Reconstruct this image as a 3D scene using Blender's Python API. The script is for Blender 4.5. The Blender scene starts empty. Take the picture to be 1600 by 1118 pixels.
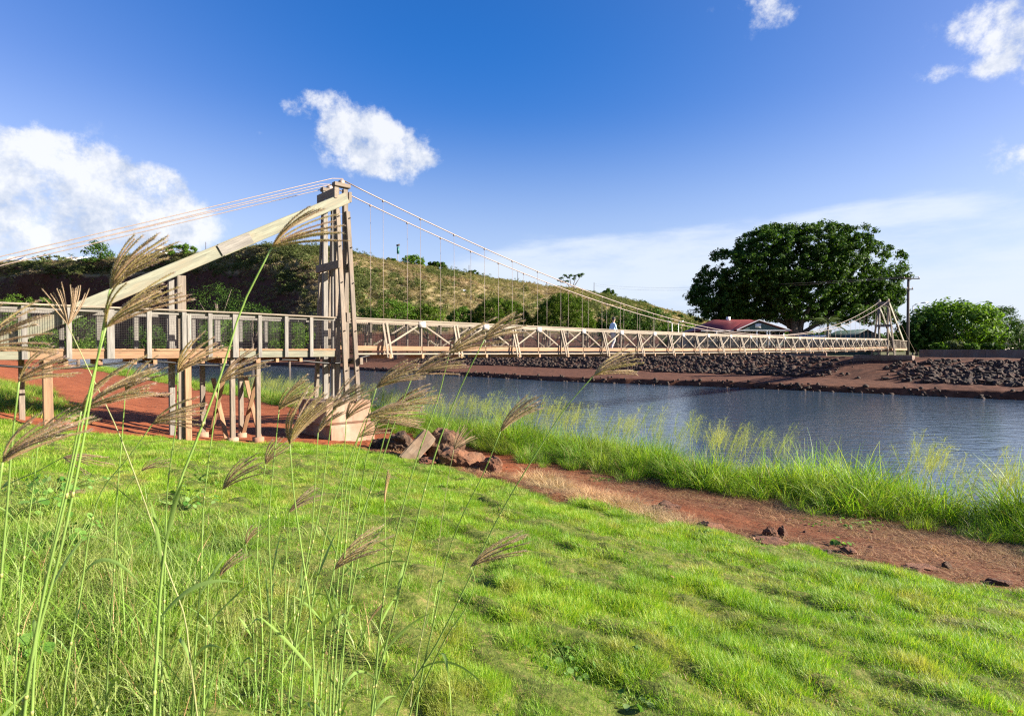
import bpy, bmesh, math, random
import numpy as np
from mathutils import Vector, Matrix, Quaternion

random.seed(7)
RNG = np.random.default_rng(7)
SC = bpy.context.scene
COL = SC.collection
R = math.radians

# ------------------------------------------------------------------ camera, sky, sun, exposure
CZ = 4.2                                  # eye height above the river
FPX, CXP, CYP, HOR = 875.0, 800.0, 559.0, 545.0
PITCH = math.atan((CYP - HOR) / FPX)
cam_d = bpy.data.cameras.new('camera')
cam = bpy.data.objects.new('camera', cam_d)
COL.objects.link(cam)
cam.location = (0, 0, CZ)
cam.rotation_euler = (math.pi / 2 - PITCH, 0, 0)
cam_d.sensor_width = 36.0
cam_d.lens = FPX / 1600 * 36.0
cam_d.clip_start = 0.05
cam_d.clip_end = 20000
cam_d.dof.use_dof = True
cam_d.dof.focus_distance = 14.0
cam_d.dof.aperture_fstop = 9.0
SC.camera = cam

SUN_EL = R(22.5)
SH = Vector((0.99, -0.13)).normalized()
SUN = Vector((SH.x * math.cos(SUN_EL), SH.y * math.cos(SUN_EL), math.sin(SUN_EL)))
SUN_AZ = math.atan2(SH.x, SH.y)
sl = bpy.data.lights.new('sun', 'SUN')
sl.energy = 5.0
sl.angle = R(0.53)
sl.color = (1.0, 0.91, 0.78)
so = bpy.data.objects.new('sun', sl)
COL.objects.link(so)
so.rotation_euler = SUN.to_track_quat('Z', 'Y').to_euler()

SC.view_settings.view_transform = 'Standard'
SC.view_settings.look = 'None'
SC.view_settings.exposure = 1.85
SC.view_settings.gamma = 1.0
SC.view_settings.use_curve_mapping = False
SC.render.film_transparent = False
SC.cycles.max_bounces = 6
SC.cycles.transparent_max_bounces = 6
SC.cycles.use_denoising = False
SC.cycles.pixel_filter_type = 'BLACKMAN_HARRIS'
SC.cycles.filter_width = 1.25
SC.cycles.sample_clamp_indirect = 4.0

FWD = np.array([0, math.cos(PITCH), -math.sin(PITCH)])
UPV = np.array([0, math.sin(PITCH), math.cos(PITCH)])
def ray(px, py):
    d = np.array([1.0, 0, 0]) * (px - CXP) / FPX + UPV * (CYP - py) / FPX + FWD
    return d
def W(px, py, Z):
    """the point seen at photo pixel (px, py) at depth Z metres"""
    d = ray(px, py)
    return np.array([0, 0, CZ]) + d / d[1] * Z

SKY_STRENGTH = 0.080
def build_world():
    w = bpy.data.worlds.new('World')
    SC.world = w
    w.use_nodes = True
    nt = w.node_tree
    nt.nodes.clear()
    N = nt.nodes.new
    L = nt.links.new
    out = N('ShaderNodeOutputWorld')
    bg = N('ShaderNodeBackground')
    L(bg.outputs[0], out.inputs[0])
    bg.inputs[1].default_value = SKY_STRENGTH
    sky = N('ShaderNodeTexSky')
    sky.sky_type = 'NISHITA'
    sky.sun_disc = False
    sky.sun_elevation = SUN_EL
    sky.sun_rotation = SUN_AZ
    sky.air_density = 1.0
    sky.dust_density = 0.35
    sky.ozone_density = 2.2
    tc = N('ShaderNodeTexCoord')
    D = tc.outputs['Generated']
    def M(op, a, b=None, c=None, clamp=False):
        n = N('ShaderNodeMath'); n.operation = op; n.use_clamp = clamp
        for i, v in enumerate((a, b, c)):
            if v is None: continue
            if isinstance(v, (int, float)): n.inputs[i].default_value = v
            else: L(v, n.inputs[i])
        return n.outputs[0]
    def DOT(vec):
        n = N('ShaderNodeVectorMath'); n.operation = 'DOT_PRODUCT'
        L(D, n.inputs[0]); n.inputs[1].default_value = vec
        return n.outputs['Value']
    # polarised sky: deepest at 90 degrees from the sun
    cg = DOT(tuple(SUN))
    s2 = M('SUBTRACT', 1.0, M('MULTIPLY', cg, cg))
    pol = M('POWER', s2, 2.0)
    up = DOT((0, 0, 1))
    high = N('ShaderNodeMapRange'); high.interpolation_type = 'SMOOTHSTEP'
    L(up, high.inputs[0]); high.inputs[1].default_value = 0.02; high.inputs[2].default_value = 0.5
    deep = M('MULTIPLY', pol, high.outputs[0])
    hsv = N('ShaderNodeHueSaturation')
    L(sky.outputs[0], hsv.inputs['Color'])
    hsv.inputs['Hue'].default_value = 0.507
    hsv.inputs['Saturation'].default_value = 1.15
    tint = N('ShaderNodeMix'); tint.data_type = 'RGBA'; tint.blend_type = 'MULTIPLY'
    L(M('MULTIPLY', deep, 0.9), tint.inputs[0])
    viol = N('ShaderNodeMix'); viol.data_type = 'RGBA'; viol.blend_type = 'MULTIPLY'; viol.inputs[0].default_value = 1.0
    L(hsv.outputs[0], viol.inputs[6]); viol.inputs[7].default_value = (0.95, 0.66, 0.66, 1)
    L(viol.outputs[2], tint.inputs[6])
    tint.inputs[7].default_value = (0.08, 0.72, 1.22, 1)
    # low pale air
    lowf = N('ShaderNodeMapRange'); lowf.interpolation_type = 'SMOOTHSTEP'
    L(up, lowf.inputs[0]); lowf.inputs[1].default_value = 0.40; lowf.inputs[2].default_value = 0.0
    air = N('ShaderNodeMix'); air.data_type = 'RGBA'
    L(M('MULTIPLY', lowf.outputs[0], 0.80), air.inputs[0])
    L(tint.outputs[2], air.inputs[6])
    air.inputs[7].default_value = (1.9, 2.55, 3.5, 1)
    # clouds: soft bodies given by direction, broken up by noise
    blobs = [  # photo px, py, radius x, radius y, weight, kind
        (22, 252, 75, 40, 1.0), (92, 258, 58, 36, 1.0), (128, 292, 42, 38, .95), (60, 300, 120, 52, 1.0), (40, 345, 150, 45, .8),
        (236, 284, 36, 22, 1.05), (262, 300, 26, 26, 1.0), (212, 300, 30, 26, .95), (238, 325, 50, 26, .95), (190, 355, 120, 34, .62),
        (-120, 280, 160, 90, 1.0), (-330, 330, 180, 60, .8),
        (494, 148, 38, 16, .66), (456, 172, 22, 15, .58), (538, 196, 46, 30, .66), (600, 212, 46, 28, .78), (632, 238, 40, 25, .8), (560, 228, 54, 34, .74), (600, 264, 44, 22, .7), (674, 252, 18, 10, .66), (405, 206, 10, 8, .5),
        (1562, 28, 56, 44, .85), (1620, 60, 60, 50, .8), (1466, 116, 20, 18, .75), (1548, 106, 22, 12, .55), (1215, 18, 28, 38, .62), (1206, -30, 60, 40, .7),
        (1800, 200, 160, 60, .8), (2050, 120, 160, 80, .9)]
    wisps = [(975, 402, 170, 30, 1.1), (890, 425, 140, 28, 1.0), (1080, 385, 150, 26, 1.0), (1420, 326, 110, 20, .95), (1310, 342, 100, 16, .8), (1540, 388, 190, 30, 1.1), (1430, 408, 130, 24, .95),
             (1500, 460, 260, 55, 1.3), (1000, 450, 230, 40, .7), (700, 470, 300, 30, .35), (1750, 340, 200, 30, .8), (150, 420, 260, 40, .5)]
    def field(lst):
        tot = None
        for px, py, rx, ry, wgt in lst:
            c = Vector(ray(px, py)).normalized()
            k = c.y                                    # cos from the view axis
            r = Vector((0, 0, 1)).cross(c).normalized() * -1
            u = r.cross(c).normalized()
            if u.z < 0: u = -u
            a = DOT(tuple(r / (rx / FPX * k * 1.15)))
            b = DOT(tuple(u / (ry / FPX * k * 1.15)))
            q = M('MULTIPLY_ADD', b, b, M('MULTIPLY', a, a))
            f = M('MULTIPLY', M('EXPONENT', M('MULTIPLY', q, -1.0)), wgt)
            tot = f if tot is None else M('ADD', tot, f)
        return tot
    def noise(scale, detail, rough, off=(0, 0, 0), stretch=(1, 1, 1)):
        mp = N('ShaderNodeMapping'); L(D, mp.inputs[0])
        mp.inputs['Location'].default_value = off
        mp.inputs['Scale'].default_value = stretch
        n = N('ShaderNodeTexNoise'); L(mp.outputs[0], n.inputs['Vector'])
        n.inputs['Scale'].default_value = scale; n.inputs['Detail'].default_value = detail; n.inputs['Roughness'].default_value = rough
        return n.outputs['Fac']
    n1 = noise(11, 10, .66)
    n2 = noise(11, 5, .66, off=(0.03, -0.01, 0.022))
    bf = field(blobs)
    e1 = M('ADD', M('MULTIPLY', M('MINIMUM', bf, 1.05), 1.25), M('MULTIPLY', M('SUBTRACT', n1, .5), 4.4)); e1 = M('SUBTRACT', e1, .45)
    ms = N('ShaderNodeMapRange'); ms.interpolation_type = 'SMOOTHSTEP'
    L(e1, ms.inputs[0]); ms.inputs[1].default_value = 0.0; ms.inputs[2].default_value = 0.95
    alpha1 = M('MULTIPLY', ms.outputs[0], M('MULTIPLY', bf, 2.4, clamp=True))
    wf = field(wisps)
    n3 = noise(4.5, 8, .62, stretch=(1, 1, 4.5))
    e2 = M('ADD', M('MULTIPLY', M('MINIMUM', wf, 1.0), 1.1), M('MULTIPLY', M('SUBTRACT', n3, .5), 2.6)); e2 = M('SUBTRACT', e2, .42)
    ms2 = N('ShaderNodeMapRange'); ms2.interpolation_type = 'SMOOTHSTEP'
    L(e2, ms2.inputs[0]); ms2.inputs[1].default_value = 0.0; ms2.inputs[2].default_value = 1.1
    alpha2 = M('MULTIPLY', M('MULTIPLY', ms2.outputs[0], M('MULTIPLY', wf, 2.2, clamp=True)), 0.8)
    shade = M('MULTIPLY_ADD', M('SUBTRACT', n1, n2), 4.2, 0.70, clamp=True)
    cc = N('ShaderNodeMix'); cc.data_type = 'RGBA'
    L(shade, cc.inputs[0])
    cc.inputs[6].default_value = (1.9, 2.2, 2.8, 1)
    cc.inputs[7].default_value = (3.5, 3.55, 3.65, 1)
    m1 = N('ShaderNodeMix'); m1.data_type = 'RGBA'
    L(alpha2, m1.inputs[0]); L(air.outputs[2], m1.inputs[6]); m1.inputs[7].default_value = (2.9, 3.2, 3.6, 1)
    m2 = N('ShaderNodeMix'); m2.data_type = 'RGBA'
    L(M('MULTIPLY', alpha1, 0.9), m2.inputs[0]); L(m1.outputs[2], m2.inputs[6]); L(cc.outputs[2], m2.inputs[7])
    L(m2.outputs[2], bg.inputs[0])
build_world()

# ------------------------------------------------------------------ helpers
WM = {}                                   # world matrices we set ourselves
def put(o, parent=None, M=None):
    M = M or Matrix.Identity(4)
    WM[o.name] = M
    COL.objects.link(o)
    if parent is not None:
        o.parent = parent
        o.matrix_parent_inverse = WM[parent.name].inverted()
    o.matrix_basis = M
    return o
def tag(o, label=None, cat=None, group=None, kind=None):
    if label: o['label'] = label
    if cat: o['category'] = cat
    if group: o['group'] = group
    if kind: o['kind'] = kind
    return o
def empty(name, loc, label=None, cat=None, group=None, parent=None):
    o = bpy.data.objects.new(name, None)
    o.empty_display_size = 0.2
    put(o, parent, Matrix.Translation(Vector(loc)))
    return tag(o, label, cat, group)
def move(root, M):
    root.matrix_basis = M; WM[root.name] = M
def copy_thing(root, M=None):
    r = root.copy(); COL.objects.link(r)
    def rec(src, dst):
        for ch in [c for c in SRC_CHILDREN.get(src.name, [])]:
            c = ch.copy(); COL.objects.link(c); c.parent = dst
            rec(ch, c)
    rec(root, r)
    if M is not None: r.matrix_basis = M
    WM[r.name] = M if M is not None else WM[root.name]
    return r
SRC_CHILDREN = {}
def note_children(root):
    def rec(o):
        SRC_CHILDREN[o.name] = list(o.children)
        for c in o.children: rec(c)
    rec(root)

def make_mesh(name, V, Q=None, T=None, mats=(), qm=None, tm=None, smooth=False):
    me = bpy.data.meshes.new(name)
    V = np.asarray(V, dtype=np.float32).reshape(-1, 3)
    Q = np.zeros((0, 4), np.int32) if Q is None or len(Q) == 0 else np.asarray(Q, np.int32)
    T = np.zeros((0, 3), np.int32) if T is None or len(T) == 0 else np.asarray(T, np.int32)
    nq, ntri = len(Q), len(T)
    me.vertices.add(len(V)); me.vertices.foreach_set('co', V.ravel())
    me.loops.add(nq * 4 + ntri * 3)
    me.loops.foreach_set('vertex_index', np.concatenate([Q.ravel(), T.ravel()]).astype(np.int32))
    me.polygons.add(nq + ntri)
    st = np.concatenate([np.arange(nq) * 4, nq * 4 + np.arange(ntri) * 3]).astype(np.int32)
    me.polygons.foreach_set('loop_start', st)
    if qm is not None or tm is not None:
        mi = np.concatenate([qm if qm is not None else np.zeros(nq, np.int32), tm if tm is not None else np.zeros(ntri, np.int32)]).astype(np.int32)
        me.polygons.foreach_set('material_index', mi)
    if smooth: me.polygons.foreach_set('use_smooth', np.ones(nq + ntri, bool))
    for m in mats: me.materials.append(m)
    me.update(calc_edges=True)
    return me

class MB:
    """collects shapes into one mesh"""
    def __init__(s): s.V = []; s.Q = []; s.T = []; s.qm = []; s.tm = []; s.n = 0
    def add(s, V, Q=None, T=None, m=0):
        V = np.asarray(V, float).reshape(-1, 3)
        if Q is not None and len(Q): Q = np.asarray(Q); s.Q.append(Q + s.n); s.qm.append(np.full(len(Q), m, np.int32))
        if T is not None and len(T): T = np.asarray(T); s.T.append(T + s.n); s.tm.append(np.full(len(T), m, np.int32))
        s.V.append(V); s.n += len(V)
    def box(s, lo, hi, m=0):
        x0, y0, z0 = lo; x1, y1, z1 = hi
        V = [(x0, y0, z0), (x1, y0, z0), (x1, y1, z0), (x0, y1, z0), (x0, y0, z1), (x1, y0, z1), (x1, y1, z1), (x0, y1, z1)]
        Q = [(0, 3, 2, 1), (4, 5, 6, 7), (0, 1, 5, 4), (1, 2, 6, 5), (2, 3, 7, 6), (3, 0, 4, 7)]
        s.add(V, Q, m=m)
    def obox(s, c, ax, ay, az, m=0):
        c, ax, ay, az = (np.asarray(v, float) for v in (c, ax, ay, az))
        V = [c - ax - ay - az, c + ax - ay - az, c + ax + ay - az, c - ax + ay - az, c - ax - ay + az, c + ax - ay + az, c + ax + ay + az, c - ax + ay + az]
        Q = [(0, 3, 2, 1), (4, 5, 6, 7), (0, 1, 5, 4), (1, 2, 6, 5), (2, 3, 7, 6), (3, 0, 4, 7)]
        s.add(V, Q, m=m)
    def bar(s, p0, p1, w, h, up=(0, 0, 1), m=0):
        p0, p1, up = (np.asarray(v, float) for v in (p0, p1, up))
        d = p1 - p0; L = np.linalg.norm(d); d /= L
        sd = np.cross(d, up); sd /= np.linalg.norm(sd); u2 = np.cross(sd, d)
        s.obox((p0 + p1) / 2, d * L / 2, sd * w / 2, u2 * h / 2, m)
    def tube(s, pts, rad, n=6, m=0, cap=True):
        P = np.asarray(pts, float); k = len(P)
        rad = np.full(k, rad) if np.isscalar(rad) else np.asarray(rad, float)
        tan = np.gradient(P, axis=0); tan /= np.linalg.norm(tan, axis=1)[:, None] + 1e-12
        ref = np.array([0, 0, 1.0]) if abs(tan[0][2]) < .9 else np.array([1.0, 0, 0])
        a = np.cross(tan, ref); a /= np.linalg.norm(a, axis=1)[:, None] + 1e-12
        b = np.cross(tan, a)
        th = np.arange(n) * 2 * math.pi / n
        V = P[:, None, :] + rad[:, None, None] * (np.cos(th)[None, :, None] * a[:, None, :] + np.sin(th)[None, :, None] * b[:, None, :])
        i = np.arange(k - 1)[:, None] * n; j = np.arange(n)[None, :]; j2 = (j + 1) % n
        Q = np.stack([i + j, i + j2, i + n + j2, i + n + j], -1).reshape(-1, 4)
        V = V.reshape(-1, 3)
        T = None
        if cap:
            V = np.vstack([V, P[0], P[-1]])
            a0 = np.stack([np.full(n, k * n), (np.arange(n) + 1) % n, np.arange(n)], -1)
            a1 = np.stack([np.full(n, k * n + 1), (k - 1) * n + np.arange(n), (k - 1) * n + (np.arange(n) + 1) % n], -1)
            T = np.vstack([a0, a1])
        s.add(V, Q, T, m)
    def mesh(s, name, mats, smooth=False):
        V = np.vstack(s.V)
        return make_mesh(name, V, np.vstack(s.Q) if s.Q else None, np.vstack(s.T) if s.T else None, mats,
                         np.concatenate(s.qm) if s.qm else None, np.concatenate(s.tm) if s.tm else None, smooth)
    def build(s, name, mats, parent=None, M=None, smooth=False):
        if not isinstance(mats, (list, tuple)): mats = [mats]
        me = s.mesh(name, mats, smooth)
        o = bpy.data.objects.new(name, me)
        if M is not None: me.transform(M.inverted())
        return put(o, parent, M)

def beam_mesh(L, w, h, mat, c=None):
    """chamfered timber, length along local X, centred"""
    c = min(w, h) * .1 if c is None else c
    y, z = w / 2, h / 2
    prof = [(-y + c, -z), (y - c, -z), (y, -z + c), (y, z - c), (y - c, z), (-y + c, z), (-y, z - c), (-y, -z + c)]
    V = [(sx * L / 2, a, b) for sx in (-1, 1) for a, b in prof]
    Q = [(i, (i + 1) % 8, 8 + (i + 1) % 8, 8 + i) for i in range(8)]
    me = bpy.data.meshes.new('timber')
    me.from_pydata(V, [], Q + [tuple(range(7, -1, -1)), tuple(range(8, 16))])
    me.materials.append(mat)
    return me
def frame(p0, p1, up):
    p0, p1, up = Vector(p0), Vector(p1), Vector(up)
    x = (p1 - p0).normalized()
    y = up.cross(x)
    if y.length < 1e-4: y = Vector((1, 0, 0)).cross(x)
    y.normalize(); z = x.cross(y)
    M = Matrix((x, y, z)).transposed().to_4x4()
    M.translation = (p0 + p1) / 2
    return M
_beams = {}
def timber(name, p0, p1, w, h, mat, parent, up=(0, 0, 1), label=None):
    """w: across, h: along 'up'"""
    L = (Vector(p1) - Vector(p0)).length
    key = (round(L, 2), round(w, 3), round(h, 3), mat.name)
    me = _beams.get(key)
    if me is None: me = _beams[key] = beam_mesh(L, w, h, mat)
    o = bpy.data.objects.new(name, me)
    put(o, parent, frame(p0, p1, up))
    if label: o['label'] = label
    return o

# value noise in numpy
def _hash(ix, iy, seed):
    n = (ix.astype(np.int64) * 374761393 + iy.astype(np.int64) * 668265263 + seed * 144664) & 0xffffffff
    n = ((n ^ (n >> 13)) * 1274126177) & 0xffffffff
    return ((n ^ (n >> 16)) & 0xffff) / 65535.0
def vnoise(x, y, seed=0):
    x = np.asarray(x, float); y = np.asarray(y, float)
    ix = np.floor(x); iy = np.floor(y); fx = x - ix; fy = y - iy
    fx = fx * fx * (3 - 2 * fx); fy = fy * fy * (3 - 2 * fy)
    a = _hash(ix, iy, seed); b = _hash(ix + 1, iy, seed); c = _hash(ix, iy + 1, seed); d = _hash(ix + 1, iy + 1, seed)
    return (a * (1 - fx) + b * fx) * (1 - fy) + (c * (1 - fx) + d * fx) * fy
def fbm(x, y, seed=0, oct=4, gain=.5):
    t = 0; a = 1; n = 0
    for k in range(oct):
        t = t + a * vnoise(x * 2 ** k, y * 2 ** k, seed + k * 17); n += a; a *= gain
    return t / n * 2 - 1
def sstep(a, b, x):
    t = np.clip((x - a) / (b - a), 0, 1); return t * t * (3 - 2 * t)

# ------------------------------------------------------------------ materials
def new_mat(name):
    m = bpy.data.materials.new(name); m.use_nodes = True
    nt = m.node_tree
    return m, nt, nt.nodes['Principled BSDF'], nt.nodes['Material Output']
def ramp(nt, fac, stops):
    r = nt.nodes.new('ShaderNodeValToRGB')
    e = r.color_ramp.elements
    while len(e) < len(stops): e.new(0.5)
    for el, (p, c) in zip(e, stops):
        el.position = p; el.color = (*c, 1)
    if fac is not None: nt.links.new(fac, r.inputs[0])
    return r.outputs[0]
def tex_noise(nt, vec, scale, detail=4, rough=.55, dist=0):
    n = nt.nodes.new('ShaderNodeTexNoise')
    n.inputs['Scale'].default_value = scale; n.inputs['Detail'].default_value = detail
    n.inputs['Roughness'].default_value = rough; n.inputs['Distortion'].default_value = dist
    if vec is not None: nt.links.new(vec, n.inputs['Vector'])
    return n.outputs['Fac']
def mapping(nt, vec, scale=(1, 1, 1), rot=(0, 0, 0)):
    mp = nt.nodes.new('ShaderNodeMapping')
    mp.inputs['Scale'].default_value = scale; mp.inputs['Rotation'].default_value = rot
    nt.links.new(vec, mp.inputs[0]); return mp.outputs[0]
def mixc(nt, f, a, b, mode='MIX'):
    n = nt.nodes.new('ShaderNodeMix'); n.data_type = 'RGBA'; n.blend_type = mode
    for i, v in ((0, f), (6, a), (7, b)):
        if isinstance(v, (int, float)): n.inputs[i].default_value = v
        elif isinstance(v, tuple): n.inputs[i].default_value = (*v, 1)
        else: nt.links.new(v, n.inputs[i])
    return n.outputs[2]
def math_(nt, op, a, b=0.0, clamp=False):
    n = nt.nodes.new('ShaderNodeMath'); n.operation = op; n.use_clamp = clamp
    for i, v in enumerate((a, b)):
        if isinstance(v, (int, float)): n.inputs[i].default_value = v
        else: nt.links.new(v, n.inputs[i])
    return n.outputs[0]
def bump(nt, b, h, strength, dist):
    n = nt.nodes.new('ShaderNodeBump'); n.inputs['Strength'].default_value = strength; n.inputs['Distance'].default_value = dist
    nt.links.new(h, n.inputs['Height']); nt.links.new(n.outputs[0], b.inputs['Normal'])
def coords(nt, which='Object'):
    return nt.nodes.new('ShaderNodeTexCoord').outputs[which]
def world_pos(nt):
    return nt.nodes.new('ShaderNodeNewGeometry').outputs['Position']
def obj_random(nt):
    return nt.nodes.new('ShaderNodeObjectInfo').outputs['Random']
def island_random(nt):
    return nt.nodes.new('ShaderNodeNewGeometry').outputs['Random Per Island']

def wood_mat(name, light, dark, stain=None, rough=.8):
    m, nt, b, o = new_mat(name)
    c = coords(nt)
    g = tex_noise(nt, mapping(nt, c, (1.1, 22, 22)), 2.0, 7, .7, .6)
    big = tex_noise(nt, mapping(nt, c, (.45, 5, 5)), 1.8, 6, .65, .4)
    col = ramp(nt, g, [(.3, dark), (.62, light)])
    col = mixc(nt, ramp(nt, big, [(.42, (0, 0, 0)), (.68, (.8, .8, .8))]), col, tuple(v * .42 for v in light))
    rnd = ramp(nt, obj_random(nt), [(0, (.78, .76, .74)), (1, (1.08, 1.06, 1.02))])
    col = mixc(nt, 1.0, col, rnd, 'MULTIPLY')
    if stain:
        z = tex_noise(nt, mapping(nt, c, (.5, 2, 2)), 2.5, 5, .6)
        col = mixc(nt, ramp(nt, z, [(.5, (0, 0, 0)), (.72, (1, 1, 1))]), col, stain)
    kn = nt.nodes.new('ShaderNodeTexVoronoi'); nt.links.new(mapping(nt, c, (1.2, 6, 6)), kn.inputs['Vector']); kn.inputs['Scale'].default_value = 1.6
    col = mixc(nt, ramp(nt, kn.outputs['Distance'], [(.03, (.75, .75, .75)), (.085, (0, 0, 0))]), col, tuple(v * .35 for v in dark))
    nt.links.new(col, b.inputs['Base Color']); b.inputs['Roughness'].default_value = rough
    bump(nt, b, g, .5, .006)
    return m
WOOD = wood_mat('weathered_wood', (.245, .203, .158), (.070, .055, .042), (.175, .122, .082))
WOOD_GREY = wood_mat('silvered_wood', (.255, .24, .215), (.088, .080, .071))
WOOD_GREEN = wood_mat('treated_timber', (.215, .22, .165), (.125, .125, .085), (.19, .16, .105))
WOOD_RED = wood_mat('dirt_stained_wood', (.33, .20, .11), (.19, .105, .055), (.27, .125, .06))
WOOD_PALE = wood_mat('pale_wood', (.32, .27, .205), (.13, .10, .075))

def plain(name, col, rough=.6, metal=0.0, var=.25, scale=6, spec=None):
    m, nt, b, o = new_mat(name)
    n = tex_noise(nt, coords(nt), scale, 5, .6)
    c = ramp(nt, n, [(.3, tuple(v * (1 - var) for v in col)), (.7, tuple(min(1, v * (1 + var)) for v in col))])
    nt.links.new(c, b.inputs['Base Color']); b.inputs['Roughness'].default_value = rough; b.inputs['Metallic'].default_value = metal
    if spec is not None: b.inputs['Specular IOR Level'].default_value = spec
    bump(nt, b, n, .25, .01)
    return m
STEEL = plain('galvanised_steel', (.24, .185, .155), .5, .2, .2, 30)
WIRE = plain('mesh_wire', (.035, .03, .028), .7, .1, .2, 30)
RUBBER = plain('black_hose', (.012, .012, .013), .5)
PLATE = plain('gusset_plate', (.42, .38, .35), .6, 0, .12, 9)
ROOF_RED = plain('red_roof', (.17, .028, .030), .6, 0, .25, .8)
ROOF_BLUE = plain('blue_roof', (.30, .40, .62), .5, 0, .1)
ROOF_GREEN = plain('green_roof', (.03, .055, .05), .6)
ROOF_WHITE = plain('white_roof', (.6, .62, .65), .5)
WHITE = plain('white_paint', (.72, .71, .69), .5, 0, .06)
WALL_TEAL = plain('teal_siding', (.055, .095, .085), .7)
WALL_TAN = plain('tan_wall', (.30, .26, .21), .7)
GLASS = plain('window_glass', (.015, .02, .022), .12, 0, .1)
POLE = plain('pole_wood', (.055, .042, .033), .85, 0, .3, 3)
CLOTH_BLUE = plain('blue_shirt', (.46, .62, .78), .85, 0, .1, 20)
CLOTH_WHITE = plain('pale_trousers', (.62, .60, .62), .85, 0, .08, 20)
SKIN = plain('skin', (.42, .25, .17), .55, 0, .08, 20)
HAIR = plain('dark_hair', (.015, .011, .009), .6, 0, .2, 60)
SHOE = plain('dark_shoe', (.05, .04, .035), .6)
BARK = plain('bark', (.10, .075, .055), .9, 0, .4, 3)
BARK_PALE = plain('pale_bark', (.24, .20, .16), .9, 0, .35, 3)
YELLOWLAMP = plain('lamp_housing', (.35, .36, .37), .5, .3)

def concrete_mat(name, col, stain):
    m, nt, b, o = new_mat(name)
    p = coords(nt)
    n = tex_noise(nt, p, 3.5, 7, .65)
    big = tex_noise(nt, mapping(nt, p, (1, 1, .45)), 1.1, 5, .6)
    c = ramp(nt, n, [(.3, tuple(v * .75 for v in col)), (.68, col)])
    c = mixc(nt, ramp(nt, big, [(.36, (0, 0, 0)), (.62, (1, 1, 1))]), c, stain)
    st = tex_noise(nt, mapping(nt, p, (2.5, 2.5, .35)), 2.2, 6, .7)
    c = mixc(nt, ramp(nt, st, [(.55, (0, 0, 0)), (.75, (.7, .7, .7))]), c, tuple(v * .45 for v in stain))
    nt.links.new(c, b.inputs['Base Color']); b.inputs['Roughness'].default_value = .9
    bump(nt, b, n, .5, .02)
    return m
CONC_PINK = concrete_mat('stained_concrete', (.32, .225, .16), (.24, .115, .065))
CONC_BLOCK = concrete_mat('broken_concrete', (.33, .25, .175), (.20, .13, .08))
CONC_GREY = concrete_mat('old_concrete', (.185, .145, .12), (.14, .09, .065))

def rock_mat(name, a, bcol, dirt):
    m, nt, b, o = new_mat(name)
    p = coords(nt)
    n = tex_noise(nt, p, 3.0, 8, .65)
    c = ramp(nt, n, [(.3, a), (.7, bcol)])
    n2 = tex_noise(nt, world_pos(nt), 1.2, 4, .6)
    c = mixc(nt, ramp(nt, n2, [(.48, (0, 0, 0)), (.72, (1, 1, 1))]), c, dirt)
    rnd = ramp(nt, obj_random(nt), [(0, (.6, .6, .6)), (.8, (1.1, 1.1, 1.1)), (1, (1.6, 1.5, 1.45))])
    c = mixc(nt, 1.0, c, rnd, 'MULTIPLY')
    nt.links.new(c, b.inputs['Base Color']); b.inputs['Roughness'].default_value = .92
    bump(nt, b, tex_noise(nt, p, 5.0, 10, .75), 1.0, .12)
    return m
ROCK_LAVA = rock_mat('lava_rock', (.013, .008, .0055), (.072, .045, .029), (.085, .034, .02))
ROCK_RED = rock_mat('red_boulder', (.11, .046, .025), (.27, .12, .062), (.26, .095, .044))
ROCK_BROWN = rock_mat('brown_boulder', (.030, .017, .010), (.15, .085, .046), (.16, .068, .032))

def leaf_mat(name, cols, trans=.35, rough=.5, worldscale=.15, worldcols=None, spec=.3):
    """per-leaf random colour between the given greens, light through the leaf"""
    m, nt, b, o = new_mat(name)
    k = len(cols)
    c = ramp(nt, island_random(nt), [(i / max(1, k - 1), cols[i]) for i in range(k)])
    n = tex_noise(nt, world_pos(nt), worldscale, 4, .6)
    if worldcols:
        c = mixc(nt, ramp(nt, n, [(.42, (0, 0, 0)), (.6, (1, 1, 1))]), c, worldcols)
    else:
        c = mixc(nt, 1.0, c, ramp(nt, n, [(.3, (.75, .75, .75)), (.7, (1.2, 1.2, 1.15))]), 'MULTIPLY')
    nt.links.new(c, b.inputs['Base Color']); b.inputs['Roughness'].default_value = rough
    b.inputs['Specular IOR Level'].default_value = spec
    t = nt.nodes.new('ShaderNodeBsdfTranslucent')
    nt.links.new(mixc(nt, 1.0, c, (1.25, 1.3, .55), 'MULTIPLY'), t.inputs['Color'])
    mx = nt.nodes.new('ShaderNodeMixShader'); mx.inputs[0].default_value = trans
    nt.links.new(b.outputs[0], mx.inputs[1]); nt.links.new(t.outputs[0], mx.inputs[2]); nt.links.new(mx.outputs[0], o.inputs[0])
    return m
LEAF_DARK = leaf_mat('dark_leaves', [(.014, .040, .008), (.034, .082, .011), (.08, .14, .018)], .3, .6, .12, None, .12)
LEAF_MID = leaf_mat('mid_leaves', [(.04, .095, .012), (.08, .155, .018), (.13, .21, .03)], .4, .6, .15, None, .12)
LEAF_DOME = leaf_mat('dome_leaves', [(.024, .052, .006), (.055, .105, .009), (.12, .17, .018)], .3, .65, .15, None, .1)
LEAF_PALE = leaf_mat('pale_leaves', [(.07, .10, .035), (.10, .13, .045), (.13, .14, .06)], .3, .6, .15)
LEAF_PALM = leaf_mat('palm_leaves', [(.05, .085, .02), (.09, .12, .03)], .25, .45, .15)
LEAF_WEED = leaf_mat('weed_leaves', [(.07, .16, .025), (.11, .22, .04), (.15, .26, .06)], .35, .6, 2, None, .12)
LEAF_VINE = leaf_mat('vine_leaves', [(.05, .14, .02), (.10, .21, .04), (.19, .28, .10)], .3, .6, 3, None, .12)
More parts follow.
